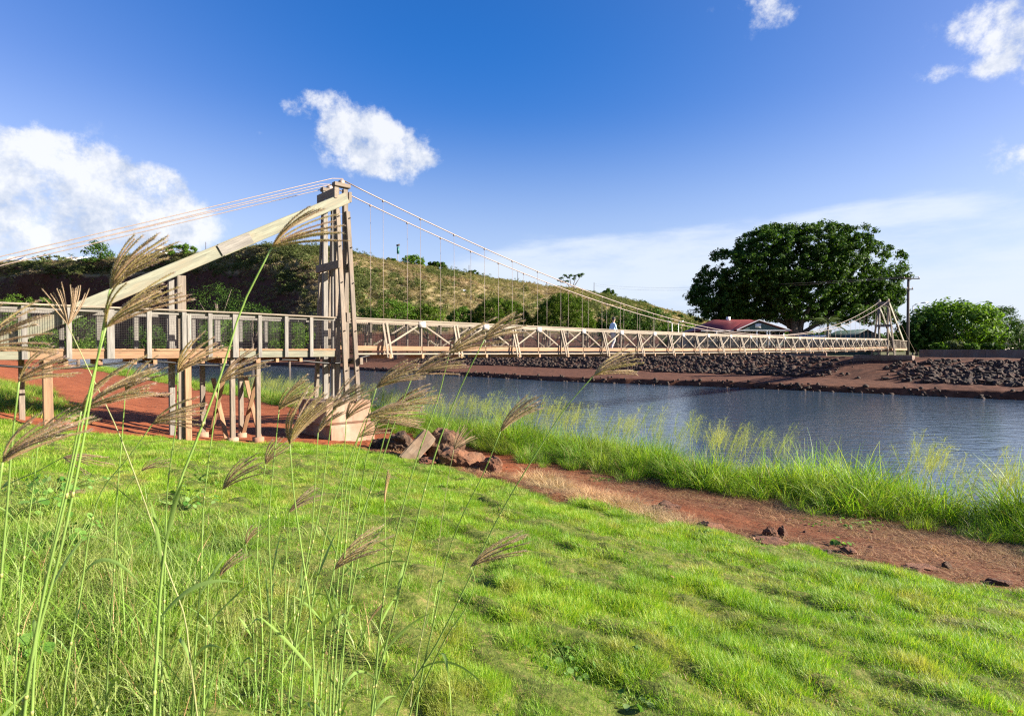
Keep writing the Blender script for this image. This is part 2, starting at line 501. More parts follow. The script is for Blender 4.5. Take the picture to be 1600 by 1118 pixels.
LEAF_DRYLEAF = leaf_mat('dry_leaves', [(.25, .14, .06), (.32, .20, .10)], .2, .6, 3)
SCRUB = leaf_mat('scrub', [(.085, .115, .026), (.17, .17, .065), (.26, .21, .12), (.14, .165, .042)], .4, .8, .045, (.25, .19, .12), .1)
SCRUB_GREEN = leaf_mat('green_scrub', [(.055, .080, .024), (.095, .118, .040), (.14, .15, .06)], .35, .8, .06, None, .1)

def grass_mat(name, cols, patch, trans=.4, pscale=1.1, lo=.5, hi=.66):
    m, nt, b, o = new_mat(name)
    k = len(cols)
    c = ramp(nt, island_random(nt), [(i / max(1, k - 1), cols[i]) for i in range(k)])
    w = world_pos(nt)
    n = tex_noise(nt, w, pscale, 4, .6)
    c = mixc(nt, math_(nt, 'MULTIPLY', ramp(nt, n, [(lo, (0, 0, 0)), (hi, (1, 1, 1))]), .75), c, patch)
    n2 = tex_noise(nt, w, pscale * .45, 3, .5)
    c = mixc(nt, 1.0, c, ramp(nt, n2, [(.3, (.72, .82, .8)), (.7, (1.22, 1.12, 1.05))]), 'MULTIPLY')
    nt.links.new(c, b.inputs['Base Color']); b.inputs['Roughness'].default_value = .5; b.inputs['Specular IOR Level'].default_value = .35
    t = nt.nodes.new('ShaderNodeBsdfTranslucent')
    nt.links.new(mixc(nt, 1.0, c, (1.25, 1.25, .5), 'MULTIPLY'), t.inputs['Color'])
    mx = nt.nodes.new('ShaderNodeMixShader'); mx.inputs[0].default_value = trans
    nt.links.new(b.outputs[0], mx.inputs[1]); nt.links.new(t.outputs[0], mx.inputs[2]); nt.links.new(mx.outputs[0], o.inputs[0])
    return m
G_LAWN = grass_mat('lawn_blades', [(.075, .20, .008), (.165, .345, .012), (.26, .43, .025), (.40, .46, .09)], (.40, .37, .12), .42, 2.2, .52, .68)
G_RIVER = grass_mat('river_grass_blades', [(.08, .20, .012), (.165, .33, .022), (.24, .38, .04), (.33, .38, .11)], (.30, .38, .06), .45, .6)
G_WEED = grass_mat('tall_weed_blades', [(.12, .25, .025), (.18, .31, .035), (.23, .34, .07), (.30, .35, .12)], (.30, .33, .11), .42, 1.6)
G_STRAW = grass_mat('straw', [(.34, .20, .10), (.46, .30, .16), (.22, .12, .06)], (.24, .12, .058), .2, 2)
G_HEAP = grass_mat('dead_straw', [(.48, .33, .17), (.60, .44, .25), (.34, .20, .10)], (.40, .24, .12), .25, 2)
G_PANICLE = grass_mat('panicle', [(.40, .47, .14), (.50, .53, .2), (.32, .43, .12)], (.50, .52, .22), .5, 2)
STEM = leaf_mat('stalk_green', [(.17, .29, .06), (.26, .37, .10)], .25, .4, 3)
STEM_NODE = plain('stalk_node', (.30, .30, .09), .5)
STEM_DRY = plain('dry_stalk', (.21, .22, .085), .6)
SPIKE = leaf_mat('seed_spike', [(.42, .36, .14), (.36, .22, .15), (.50, .42, .19)], .4, .5, 3)
AWN = leaf_mat('awn_bristle', [(.42, .26, .28), (.60, .43, .43), (.82, .70, .66)], .5, .5, 3)
SPIKE_DRY = leaf_mat('dry_seed_spike', [(.30, .20, .12), (.42, .31, .2)], .3, .6, 3)
AWN_DRY = leaf_mat('dry_awn', [(.40, .30, .24), (.52, .42, .36)], .4, .6, 3)

def ground_mat(name, kind):
    m, nt, b, o = new_mat(name)
    w = world_pos(nt)
    n = tex_noise(nt, w, 1.3, 8, .6)
    f = tex_noise(nt, w, 14, 6, .65)
    if kind == 'lawn':
        c = ramp(nt, f, [(.3, (.04, .065, .009)), (.55, (.115, .14, .028)), (.78, (.27, .19, .085))])
    elif kind == 'dirt':
        c = ramp(nt, n, [(.25, (.135, .037, .015)), (.5, (.235, .068, .026)), (.75, (.31, .108, .046))])
        c = mixc(nt, 1.0, c, ramp(nt, f, [(.3, (.7, .68, .66)), (.7, (1.15, 1.15, 1.15))]), 'MULTIPLY')
        at = nt.nodes.new('ShaderNodeAttribute'); at.attribute_name = 'straw'
        s = tex_noise(nt, mapping(nt, w, (5, 16, 1), (0, 0, .7)), 3, 6, .7)
        c = mixc(nt, math_(nt, 'MULTIPLY', at.outputs['Fac'], .9), c, mixc(nt, 1.0, c, (.33, .29, .29), 'MULTIPLY'))
        fac = math_(nt, 'MULTIPLY', at.outputs['Fac'], ramp(nt, s, [(.42, (0, 0, 0)), (.62, (1, 1, 1))]))
        c = mixc(nt, fac, c, ramp(nt, f, [(.3, (.07, .035, .02)), (.7, (.24, .135, .07))]))
    elif kind == 'bed':
        c = ramp(nt, n, [(.3, (.05, .035, .02)), (.7, (.09, .06, .035))])
    elif kind == 'bank':
        c = ramp(nt, n, [(.3, (.05, .021, .013)), (.55, (.11, .046, .026)), (.8, (.17, .08, .048))])
        c = mixc(nt, 1.0, c, ramp(nt, f, [(.3, (.65, .65, .65)), (.7, (1.2, 1.2, 1.2))]), 'MULTIPLY')
    else:
        c = ramp(nt, n, [(.3, (.06, .08, .025)), (.6, (.12, .11, .05)), (.8, (.18, .12, .07))])
    nt.links.new(c, b.inputs['Base Color']); b.inputs['Roughness'].default_value = .95; b.inputs['Specular IOR Level'].default_value = .15
    bump(nt, b, f, .7, .03)
    return m

# ------------------------------------------------------------------ the place: bridge axis and river axes
T0 = np.array([-6.03, 19.2])              # foot of the near tower on the plan
U = np.array([.7258, .6879])              # along the bridge, across the river
NN = np.array([.6879, -.7258])            # along the river, towards the camera's right
D0, TT0 = float(T0 @ U), float(T0 @ NN)
SPAN = 69.5
def BP(s, o, z):
    p = T0 + U * s + NN * o
    return (p[0], p[1], z + CZ)
def DT(x, y):
    return x * U[0] + y * U[1], x * NN[0] + y * NN[1]
def XY(d, t):
    return d * U[0] + t * NN[0], d * U[1] + t * NN[1]

def lawn_edge(t):
    return np.interp(t, [-17.6, -17.0, -15.8, -12, -7.6, -4.5, -.7, 4, 12], [3.0, 6.3, 8.0, 8.4, 8.0, 8.55, 9.5, 10.3, 11.2])
def water_d(t):
    return np.interp(t, [-101, -47.7, -31, -18.3, -4.5, 20, 60], [54.6, 54.6, 59.0, 60.7, 62.1, 63.5, 64])
def toe_d(t):
    return np.interp(t, [-101, -60, -36, -21, -8.9, 20], [73, 71.7, 69.6, 69.3, 64.3, 65.5])
def lawn_mask(d, t):
    e = lawn_edge(t) + .35 * fbm(d * 1.1 + 7, t * 1.1, 5, 3)
    side = t + .5 * fbm(d * .8, t * .8 + 3, 9, 3)
    return (d < e) & (side > -17.35)
def ground_z(d, t, detail=True):
    d = np.asarray(d, float); t = np.asarray(t, float)
    base = np.interp(d, [-60, -6, 0, 9, 12.3, 13.7, 15.2, 22, 48], [-.1, -.55, -1.5, -3.03, -3.15, -3.3, -4.5, -5.3, -5.4])
    base = base - .32 * sstep(-11, -16.5, t) * sstep(-1, 2.5, d) * sstep(9, 5, d)
    # far bank
    wd = water_d(t); td = toe_d(t)
    x = d - wd
    lip = -4.75 + 1.12 * sstep(-.5, .55, x + .35 * fbm(t * .8, d * .2, 31, 3))
    ledge = lip + .35 * np.clip((d - wd) / np.maximum(td - wd, 1), 0, 1)
    slope = -3.28 + np.clip((d - td) / (80.0 - td), 0, 1) * 2.3
    far = np.where(d < td, ledge, np.maximum(ledge, slope))
    z = np.where(d > 50, np.where(x < -2.5, -5.4 + sstep(-6, -.5, x) * .7, far), base)
    if detail:
        lm = sstep(10.5, 8.3, d) * sstep(-17.5, -16, t)
        hb = fbm(d * 2.1, t * 1.0, 3, 3); hum = .035 * (sstep(-.2, .2, hb) - .5) + .035 * fbm(d * .9, t * .55, 4, 2) + .085 * fbm(d * 5.6, t * 3.4, 6, 2)
        rut = .05 * fbm(d * .8, t * .25, 8, 3) + .018 * fbm(d * 5, t * 4, 12, 3)
        nb = d < 50
        z = z + np.where(nb, lm * hum + (1 - lm) * rut * 1.0, .09 * fbm(d * .5, t * .5, 14, 4) * (d < 90))
        z = z + np.where(nb & (t < -17) & (d < 8), .25 * sstep(-18, -24, t) * sstep(8, 2, d), 0)
    return z + CZ
def gz(x, y, detail=True):
    d, t = DT(x, y)
    return ground_z(d, t, detail)

# ------------------------------------------------------------------ ground, path, banks, water
def axis(parts):
    out = []
    for a, b, step in parts:
        out.append(np.arange(a, b, step))
    return np.concatenate(out + [np.array([parts[-1][1]])])
dl = axis([(-1500, -300, 300), (-300, -40, 26), (-40, -6, 2.0), (-6, -1, .25), (-1, 12.5, .07), (12.5, 16, .16), (16, 50, 3.4), (50, 53, .6), (53, 65, .22), (65, 80, .4), (80, 100, 2.5), (100, 200, 10), (200, 500, 50), (500, 6000, 1100)])
tl = axis([(-6000, -1000, 1000), (-1000, -300, 70), (-300, -120, 12), (-120, -45, 1.6), (-45, -22, .35), (-22, 4, .085), (4, 14, .3), (14, 60, 2), (60, 300, 20), (300, 3000, 450)])
DD, TG = np.meshgrid(dl, tl, indexing='ij')
ZZ = ground_z(DD, TG)
XX, YY = XY(DD, TG)
nd, ntl = DD.shape
gi = np.arange(nd * ntl).reshape(nd, ntl)
GQ = np.stack([gi[:-1, :-1], gi[:-1, 1:], gi[1:, 1:], gi[1:, :-1]], -1).reshape(-1, 4)
GV = np.stack([XX, YY, ZZ], -1).reshape(-1, 3)
cd = (DD[:-1, :-1] + DD[1:, 1:]).ravel() / 2; ct = (TG[:-1, :-1] + TG[1:, 1:]).ravel() / 2
gcat = np.where(cd > 50, np.where(cd > 86, 4, np.where(cd > 53, 3, 2)), np.where(cd > 14.6, 2, np.where(lawn_mask(cd, ct) | (cd < -14), 0, 1)))
straw = np.clip(sstep(-13, -5, TG.ravel()) * sstep(9.0, 10.6, DD.ravel()) + .9 * sstep(1.2, 0.2, np.abs(DD.ravel() - lawn_edge(TG.ravel()) - .2)) * (TG.ravel() > -15), 0, 1)
for k, (nm, kind) in enumerate([('lawn', 'lawn'), ('dirt_path', 'dirt'), ('riverbed', 'bed'), ('far_bank', 'bank'), ('far_ground', 'far')]):
    q = GQ[gcat == k]
    used, inv = np.unique(q, return_inverse=True)
    me = make_mesh(nm, GV[used], inv.reshape(-1, 4), None, [ground_mat('ground_' + kind, kind)], smooth=True)
    a = me.attributes.new('straw', 'FLOAT', 'POINT'); a.data.foreach_set('value', straw[used].astype(np.float32))
    tag(put(bpy.data.objects.new(nm, me)), kind='structure')

def water():
    m, nt, b, o = new_mat('river_water')
    w = world_pos(nt)
    b.inputs['Base Color'].default_value = (.042, .068, .105, 1)
    b.inputs['Roughness'].default_value = .04
    b.inputs['IOR'].default_value = 1.40
    r1 = tex_noise(nt, mapping(nt, w, (.55, 1.5, 1), (0, 0, R(8))), 2.2, 4, .55, .3)
    r2 = tex_noise(nt, mapping(nt, w, (1, 2.2, 1), (0, 0, R(70))), .7, 4, .55, .4)
    h = math_(nt, 'ADD', math_(nt, 'MULTIPLY', r1, .7), r2)
    gust = tex_noise(nt, mapping(nt, w, (1, .35, 1), (0, 0, R(-45))), .07, 3, .5)
    h = math_(nt, 'MULTIPLY', h, math_(nt, 'ADD', gust, .35))
    bump(nt, b, h, .7, .055)
    c = [XY(13.6, -1200), XY(13.6, 300), XY(68, 300), XY(68, -1200)]
    V = [(x, y, 0.0) for x, y in c]
    me = make_mesh('river_water', V, [(0, 1, 2, 3)], None, [m])
    if me.polygons[0].normal.z < 0: me.flip_normals()
    tag(put(bpy.data.objects.new('river_water', me)), kind='structure')
water()

# ------------------------------------------------------------------ hill across the river
HPX = [-2200, -500, -200, 0, 60, 120, 180, 250, 330, 380, 420, 470, 520, 560, 600, 650, 700, 750, 800, 850, 900, 950, 1000, 1050, 1100, 1160, 1250]
HY = [470, 430, 414, 412, 409, 408, 405, 398, 396, 391, 384, 386, 390, 399, 408, 415, 424, 433, 440, 447, 453, 462, 474, 487, 501, 512, 522]
HZT = [640, 640, 470, 400, 380, 362, 345, 325, 300, 280, 262, 252, 250, 255, 262, 272, 284, 297, 310, 322, 335, 348, 362, 376, 390, 405, 430]
HZB = [600, 600, 440, 372, 352, 332, 312, 288, 255, 228, 200, 178, 168, 165, 165, 166, 168, 170, 172, 175, 178, 182, 190, 205, 225, 260, 320]
HCL = [1, 1, 1, 1, 1, 1, 1, .9, .8, .55, .3, .12, 0, 0, 0, 0, 0, 0, 0, 0, 0, 0, 0, 0, 0, 0, 0]   # how much of a cliff
def hill_pt(px, v):
    px = np.asarray(px, float); v = np.asarray(v, float)
    yt = np.interp(px, HPX, HY) + 1.6 * fbm(px * .03, px * 0, 44, 4)
    zt = np.interp(px, HPX, HZT); zb = np.interp(px, HPX, HZB); cl = np.interp(px, HPX, HCL)
    yb = 548.0
    ht = (HOR - yt) * zt / FPX; hb = -1.0 + 0 * ht
    vv = np.clip(v, 0, 1)
    soft = 1 - (1 - vv) ** 1.25
    cliff = .12 * sstep(0, .25, vv) + .70 * sstep(.2, .55, vv) + .18 * sstep(.5, 1, vv)
    prof = soft * (1 - cl) + cliff * cl
    zdep = zb + (zt - zb) * vv + np.maximum(v - 1, 0) * 220
    n = fbm(px * .018 + 3, vv * 3.2, 51, 4) * (.08 + .10 * cl) * np.sin(np.pi * vv)
    zdep = zdep * (1 - n * .22)
    h = hb + (ht - hb) * (prof + n * .25 * (1 - cl)) - np.maximum(v - 1, 0) * 3.0
    x = (px - CXP) / FPX * zdep
    return np.stack([x, zdep, h + CZ], -1)
def hill():
    px = np.concatenate([np.arange(-2200, -500, 40.0), np.arange(-500, 1251, 5.0)])
    v = np.concatenate([np.linspace(0, 1, 46), [1.08, 1.25, 1.6, 2.4]])
    P, Vv = np.meshgrid(px, v, indexing='ij')
    V = hill_pt(P, Vv).reshape(-1, 3)
    n1, n2 = P.shape
    i = np.arange(n1 * n2).reshape(n1, n2)
    Q = np.stack([i[:-1, :-1], i[1:, :-1], i[1:, 1:], i[:-1, 1:]], -1).reshape(-1, 4)
    m, nt, b, o = new_mat('hillside')
    w = world_pos(nt)
    n = tex_noise(nt, w, .06, 6, .6); f = tex_noise(nt, w, .5, 6, .65)
    c = ramp(nt, f, [(.3, (.10, .10, .035)), (.5, (.19, .155, .075)), (.72, (.28, .21, .125))])
    c = mixc(nt, ramp(nt, n, [(.45, (0, 0, 0)), (.6, (1, 1, 1))]), c, (.25, .18, .10))
    ge = nt.nodes.new('ShaderNodeNewGeometry')
    sx = nt.nodes.new('ShaderNodeSeparateXYZ'); nt.links.new(ge.outputs['Normal'], sx.inputs[0])
    steep = nt.nodes.new('ShaderNodeMapRange'); nt.links.new(sx.outputs[2], steep.inputs[0])
    steep.inputs[1].default_value = .72; steep.inputs[2].default_value = .45
    soil = ramp(nt, f, [(.3, (.035, .018, .014)), (.7, (.085, .036, .026))])
    c = mixc(nt, steep.outputs[0], c, soil)
    sp = nt.nodes.new('ShaderNodeSeparateXYZ'); nt.links.new(w, sp.inputs[0])
    low = nt.nodes.new('ShaderNodeMapRange'); nt.links.new(sp.outputs[2], low.inputs[0])
    low.inputs[1].default_value = CZ + 7; low.inputs[2].default_value = CZ + 4.5
    c = mixc(nt, low.outputs[0], c, soil)
    nt.links.new(c, b.inputs['Base Color']); b.inputs['Roughness'].default_value = .95; b.inputs['Specular IOR Level'].default_value = .1
    bump(nt, b, f, 1.0, .8)
    tag(put(bpy.data.objects.new('hill', make_mesh('hill', V, Q, None, [m], smooth=True))), kind='structure')
hill()

# ------------------------------------------------------------------ scattering: geometry-node instances of raw meshes, one stuff object each
def src_obj(name, me):
    return bpy.data.objects.new(name, me)          # never linked to the scene
def scatter(name, label, pts, rotz, scl, var, meshes, cat=None, tilt=None):
    n = len(pts)
    me = bpy.data.meshes.new(name)
    me.vertices.add(n); me.vertices.foreach_set('co', np.asarray(pts, np.float32).ravel())
    rot = np.zeros((n, 3), np.float32); rot[:, 2] = rotz
    if tilt is not None: rot[:, :2] = tilt
    a = me.attributes.new('rot', 'FLOAT_VECTOR', 'POINT'); a.data.foreach_set('vector', rot.ravel())
    s = np.asarray(scl, np.float32)
    if s.ndim == 1: s = np.repeat(s[:, None], 3, 1)
    a = me.attributes.new('scl', 'FLOAT_VECTOR', 'POINT'); a.data.foreach_set('vector', np.ascontiguousarray(s).ravel())
    a = me.attributes.new('var', 'INT', 'POINT'); a.data.foreach_set('value', np.asarray(var, np.int32))
    o = bpy.data.objects.new(name, me)
    ng = bpy.data.node_groups.new(name + '_nodes', 'GeometryNodeTree')
    ng.interface.new_socket('Geometry', in_out='INPUT', socket_type='NodeSocketGeometry')
    ng.interface.new_socket('Geometry', in_out='OUTPUT', socket_type='NodeSocketGeometry')
    gin = ng.nodes.new('NodeGroupInput'); gout = ng.nodes.new('NodeGroupOutput')
    jn = ng.nodes.new('GeometryNodeJoinGeometry')
    def named(nm, typ):
        k = ng.nodes.new('GeometryNodeInputNamedAttribute'); k.data_type = typ; k.inputs['Name'].default_value = nm
        return next(x for x in k.outputs if x.enabled)
    rt, sc_, vr = named('rot', 'FLOAT_VECTOR'), named('scl', 'FLOAT_VECTOR'), named('var', 'INT')
    e2r = ng.nodes.new('FunctionNodeEulerToRotation'); ng.links.new(rt, e2r.inputs[0])
    mp = ng.nodes.new('GeometryNodeMeshToPoints'); ng.links.new(gin.outputs[0], mp.inputs[0])
    for k, msh in enumerate(meshes):
        so_ = src_obj(name + '_piece', msh)
        oi = ng.nodes.new('GeometryNodeObjectInfo'); oi.inputs['Object'].default_value = so_
        oi.inputs['As Instance'].default_value = False
        cmp_ = ng.nodes.new('FunctionNodeCompare'); cmp_.data_type = 'INT'; cmp_.operation = 'EQUAL'
        ii = [x for x in cmp_.inputs if x.enabled]
        ng.links.new(vr, ii[0]); ii[1].default_value = k
        ip = ng.nodes.new('GeometryNodeInstanceOnPoints')
        ng.links.new(mp.outputs[0], ip.inputs['Points']); ng.links.new(cmp_.outputs[0], ip.inputs['Selection'])
        ng.links.new(oi.outputs['Geometry'], ip.inputs['Instance'])
        ng.links.new(e2r.outputs[0], ip.inputs['Rotation']); ng.links.new(sc_, ip.inputs['Scale'])
        ng.links.new(ip.outputs[0], jn.inputs[0])
    ng.links.new(jn.outputs[0], gout.inputs[0])
    md = o.modifiers.new('scatter', 'NODES'); md.node_group = ng
    put(o)
    return tag(o, label, cat, kind='stuff')

def ribbons(root, h, az, bend, wid, segs=2, twist=0, tipw=.15, droop=1.6):
    """blades of grass as tapered ribbons: root (N,3), height, azimuth of lean, bend fraction"""
    N = len(root)
    tt = np.linspace(0, 1, segs + 1)
    lean = np.stack([np.cos(az), np.sin(az), np.zeros(N)], -1)
    side = np.stack([-np.sin(az + twist), np.cos(az + twist), np.zeros(N)], -1)
    V = np.zeros((N, segs + 1, 2, 3))
    for k, t in enumerate(tt):
        hor = (bend * t ** droop)[:, None] * h[:, None] * lean
        ver = (h * (t - .45 * bend * t ** 2.4))[:, None] * np.array([0, 0, 1.0])
        c = root + hor + ver
        w = (wid * ((1 - t) * (1 - tipw) + tipw) * (.75 + .5 * min(1, t * 4) if t < .25 else 1.0))[:, None] * side * .5
        V[:, k, 0] = c - w; V[:, k, 1] = c + w
    base = np.arange(N)[:, None] * (segs + 1) * 2
    k = np.arange(segs)[None, :] * 2
    a = base + k
    Q = np.stack([a, a + 1, a + 3, a + 2], -1).reshape(-1, 4)
    return V.reshape(-1, 3), Q
def tuft(n, rad, hmin, hmax, w, bend, mat, segs=2, seed=0, mat2=None, dry=0.0):
    r = np.random.default_rng(seed)
    rr = rad * np.sqrt(r.random(n)); a = r.random(n) * 6.283
    root = np.stack([rr * np.cos(a), rr * np.sin(a), -.02 * np.ones(n)], -1)
    h = r.uniform(hmin, hmax, n) * (1 - .35 * rr / rad)
    az = a + r.normal(0, .9, n)
    V, Q = ribbons(root, h, az, r.uniform(*bend, n), w * r.uniform(.7, 1.3, n), segs, r.normal(0, .5, n))
    qm = None
    mats = [mat]
    if mat2 is not None:
        mats.append(mat2)
        qm = np.repeat((r.random(n) < dry).astype(np.int32), segs)
    return make_mesh('tuft', V, Q, None, mats, qm)
def rand_in(n, d0, d1, t0, t1):
    return RNG.uniform(d0, d1, n), RNG.uniform(t0, t1, n)
def in_view(x, y, z, margin=60):
    ok = y > .6
    yy = np.where(ok, y, 1)
    px = CXP + FPX * x / yy; py = HOR - FPX * (z - CZ) / yy
    return ok & (px > -margin) & (px < 1600 + margin) & (py < 1118 + margin * 2)

def lawn_grass():
    meshes = [tuft(74, .13, .02, .055, .0032, (.3, 1.2), G_LAWN, 2, 10 + k, G_STRAW, .11) for k in range(5)]
    meshes += [tuft(84, .11, .045, .105, .0042, (.3, 1.2), G_LAWN, 3, 20 + k) for k in range(3)]
    P, S, Vr = [], [], []
    bands = [(0, 3.2, 900, .60), (3.2, 6, 480, .84), (6, 10, 260, 1.12), (10, 19, 120, 1.5)]
    for r0, r1, dens, sc in bands:
        n = int(dens * 260)
        d, t = rand_in(n, -1.5, 10.5, -19, 7.5)
        keep = RNG.random(n) < 1.0 * (12 * 26.5) / 260 * 1.0
        x, y = XY(d, t); rr = np.hypot(x, y)
        ok = lawn_mask(d, t) & (rr >= r0) & (rr < r1)
        x, y, d, t = x[ok], y[ok], d[ok], t[ok]
        z = ground_z(d, t)
        v = in_view(x, y, z)
        x, y, z, d, t = x[v], y[v], z[v], d[v], t[v]
        lush = .75 * fbm(d * 3.6, t * 2.0, 77, 2) + .45 * fbm(d * 1.2, t * .7, 78, 3)
        bare = fbm(d * 1.5 + 9, t * 1.3, 81, 3)
        kk = bare > -.75 + .2 * RNG.random(len(x))
        x, y, z, lush = x[kk], y[kk], z[kk], lush[kk]
        P.append(np.stack([x, y, z], -1))
        u_ = RNG.uniform(.75, 1.25, len(x)) * (1 + .35 * np.clip(lush, -1, 1)); S.append(np.stack([sc * u_, sc * u_, sc ** .3 * u_ * np.where(lush > .1, 1.0 + 1.3 * np.clip(lush, 0, .6), 1.0)], -1))
        Vr.append(np.where(lush + RNG.normal(0, .10, len(x)) > .08, RNG.integers(5, 8, len(x)), RNG.integers(0, 5, len(x))))
    P, S, Vr = np.vstack(P), np.vstack(S), np.concatenate(Vr)
    scatter('lawn_grass', 'bright yellow green mown grass covering the lumpy slope', P, RNG.random(len(P)) * 6.28, S, Vr, meshes, 'grass')
    print('lawn tufts', len(P))
lawn_grass()

def river_grass():
    meshes = [tuft(64, .30, .55, 1.25, .019, (.35, 1.1), G_RIVER, 6, 40 + k, G_STRAW, .07) for k in range(5)]
    meshes += [tuft(50, .26, .95, 1.6, .016, (.25, .9), G_RIVER, 6, 50 + k, G_STRAW, .03) for k in range(3)]
    n = 10500
    d, t = rand_in(n, 10.3, 15.0, -120, 9)
    e = np.interp(t, [-120, -40, -24, -18, -15.5, -11, -5.8, -1, 9], [12.0, 12.2, 12.0, 11.4, 11.2, 10.95, 11.0, 11.6, 12.1]) + .85 * fbm(t * .9, d * .5, 61, 3)
    ok = (d > e) & (d < 14.5) & ((t > -45) | (RNG.random(n) < .45))
    # sparse tufts left of the bridge under the approach
    d, t = d[ok], t[ok]; e = e[ok]
    x, y = XY(d, t); z = ground_z(d, t) - .03
    front = np.clip((d - e) / 1.2, 0, 1)
    s = (.42 + .40 * front) * RNG.uniform(.6, 1.25, len(d)) * (1 + .75 * fbm(t * .7, d * .5, 62, 3))
    vr = np.where(front > .6, RNG.integers(0, 8, len(d)), RNG.integers(0, 5, len(d)))
    n2 = 900
    d2, t2 = rand_in(n2, -2.5, 2.2, -32, -19.5)
    ok = fbm(d2 * .5, t2 * .5, 66, 2) > .0
    d2, t2 = d2[ok], t2[ok]; x2, y2 = XY(d2, t2); z2 = ground_z(d2, t2)
    P = np.vstack([np.stack([x, y, z], -1), np.stack([x2, y2, z2], -1)])
    S = np.concatenate([s, RNG.uniform(.3, .5, len(d2))]); vr = np.concatenate([vr, RNG.integers(0, 5, len(d2))])
    scatter('riverside_grass', 'tall arching bright green grass along the near water edge', P, RNG.random(len(P)) * 6.28, S, vr, meshes, 'grass', RNG.normal(0, .22, (len(P), 2)))
    # feathery panicles over the water
    pm = []
    for k in range(4):
        r = np.random.default_rng(90 + k)
        mb = MB()
        for q in range(3):
            h = r.uniform(1.15, 1.6); az = r.normal(.0, .6); lean = r.uniform(.15, .4)
            b0 = np.array([r.normal(0, .1), r.normal(0, .1), 0])
            pts = [b0 + np.array([math.cos(az) * lean * h * s * s, math.sin(az) * lean * h * s * s, h * s]) for s in np.linspace(0, 1, 7)]
            mb.tube(pts, [.004, .0035, .003, .003, .0025, .002, .001], 4, cap=False)
            nb = 46
            f = r.uniform(.68, 1, nb)
            root = np.array([np.array(b0) + np.array([math.cos(az) * lean * h * s * s, math.sin(az) * lean * h * s * s, h * s]) for s in f])
            V, Q = ribbons(root, r.uniform(.12, .30, nb) * (1.35 - f * .8) * 1.4, r.normal(.0, 1.0, nb), r.uniform(1.0, 1.7, nb), np.full(nb, .0042), 3)
            mb.add(V, Q)
            nb = 110
            f = r.uniform(.68, 1, nb)
            root = np.array([np.array(b0) + np.array([math.cos(az) * lean * h * s * s + abs(r.normal(0, .13)), math.sin(az) * lean * h * s * s + r.normal(0, .09), h * s + r.normal(0, .05)]) for s in f])
            V, Q = ribbons(root, np.full(nb, .03), r.normal(.1, 1.3, nb), r.uniform(.5, 1.5, nb), np.full(nb, .006), 1)
            mb.add(V, Q)
        pm.append(mb.mesh('panicle', [G_PANICLE]))
    n = 480
    d, t = rand_in(n, 12.4, 14.2, -40, 8)
    ok = fbm(t * .5, d * .3, 71, 2) > -.25
    d, t = d[ok], t[ok]; x, y = XY(d, t); z = ground_z(d, t)
    P = np.stack([x, y, z], -1)
    scatter('flowering_grass', 'airy yellow green grass panicles standing over the near water edge', P, RNG.normal(0, .5, len(P)), RNG.uniform(.75, 1.15, len(P)), RNG.integers(0, 4, len(P)), pm, 'grass')
river_grass()

def straw_litter():
    meshes = [tuft(40, .30, .06, .24, .0075, (1.5, 2.1), G_STRAW, 3, 110 + k) for k in range(4)]
    n = 9000
    d, t = rand_in(n, 8.2, 13.4, -15, 7)
    w = sstep(-12, -5, t) * sstep(9.8, 10.8, d) + 1.0 * sstep(.55, .1, np.abs(d - lawn_edge(t) - .25))
    ok = (RNG.random(n) < w * .6 * (.35 + .65 * (fbm(d * 1.1, t * .5, 131, 3) > -.1))) & ~lawn_mask(d, t)
    d, t = d[ok], t[ok]; x, y = XY(d, t); z = ground_z(d, t)
    P = np.stack([x, y, z], -1)
    scatter('straw_litter', 'dry cut straw scattered over the red dirt path', P, RNG.random(len(P)) * 6.28, RNG.uniform(.5, 1.1, len(P)), RNG.integers(0, 4, len(P)), meshes, 'straw')
    heap = [tuft(260, .45, .20, .60, .010, (.7, 1.7), G_HEAP, 4, 120 + k) for k in range(3)]
    pp = []
    for px, py, k in [(850, 752, 3), (870, 762, 5), (900, 772, 6), (925, 782, 6), (950, 792, 5), (790, 742, 2), (830, 748, 3), (1010, 815, 3), (1060, 828, 3), (985, 800, 3)]:
        for q in range(k):
            c = ray(px + RNG.normal(0, 12), py + RNG.normal(0, 3))
            Zd = (CZ - (CZ - 3.02)) / (-c[2] / c[1])
            x, y = c[0] / c[1] * Zd, Zd
            pp.append((x, y, float(gz(x, y)) - .02))
    P = np.array(pp)
    scatter('dry_grass_heap', 'heap of dead straw coloured grass between lawn and dirt path', P, RNG.random(len(P)) * 6.28, RNG.uniform(.55, 1.0, len(P)), RNG.integers(0, 3, len(P)), heap, 'dry grass')
straw_litter()

def clods():
    meshes = []
    for k in range(4):
        bm = bmesh.new(); bmesh.ops.create_icosphere(bm, subdivisions=1, radius=1)
        r = np.random.default_rng(500 + k)
        for v in bm.verts: v.co = Vector(np.array(v.co) * r.uniform(.65, 1.15) * np.array([1, .8, .6]))
        me = bpy.data.meshes.new('clod'); bm.to_mesh(me); bm.free(); me.materials.append(ROCK_RED); meshes.append(me)
    n = 2600
    d, t = rand_in(n, -3, 12.6, -34, 7)
    ok = ~lawn_mask(d, t) & (RNG.random(n) < .35 + .5 * (fbm(d * .7, t * .7, 511, 3) > .05)) & (t < np.where(d > 7.5, 99, -16.5))
    d, t = d[ok], t[ok]; x, y = XY(d, t); z = ground_z(d, t)
    S = .012 + .05 * RNG.random(len(d)) ** 4
    scatter('dirt_clods', 'small clods and pebbles strewn over the red dirt path', np.stack([x, y, z], -1), RNG.random(len(d)) * 6.28, S, RNG.integers(0, 4, len(d)), meshes, 'pebbles')
clods()

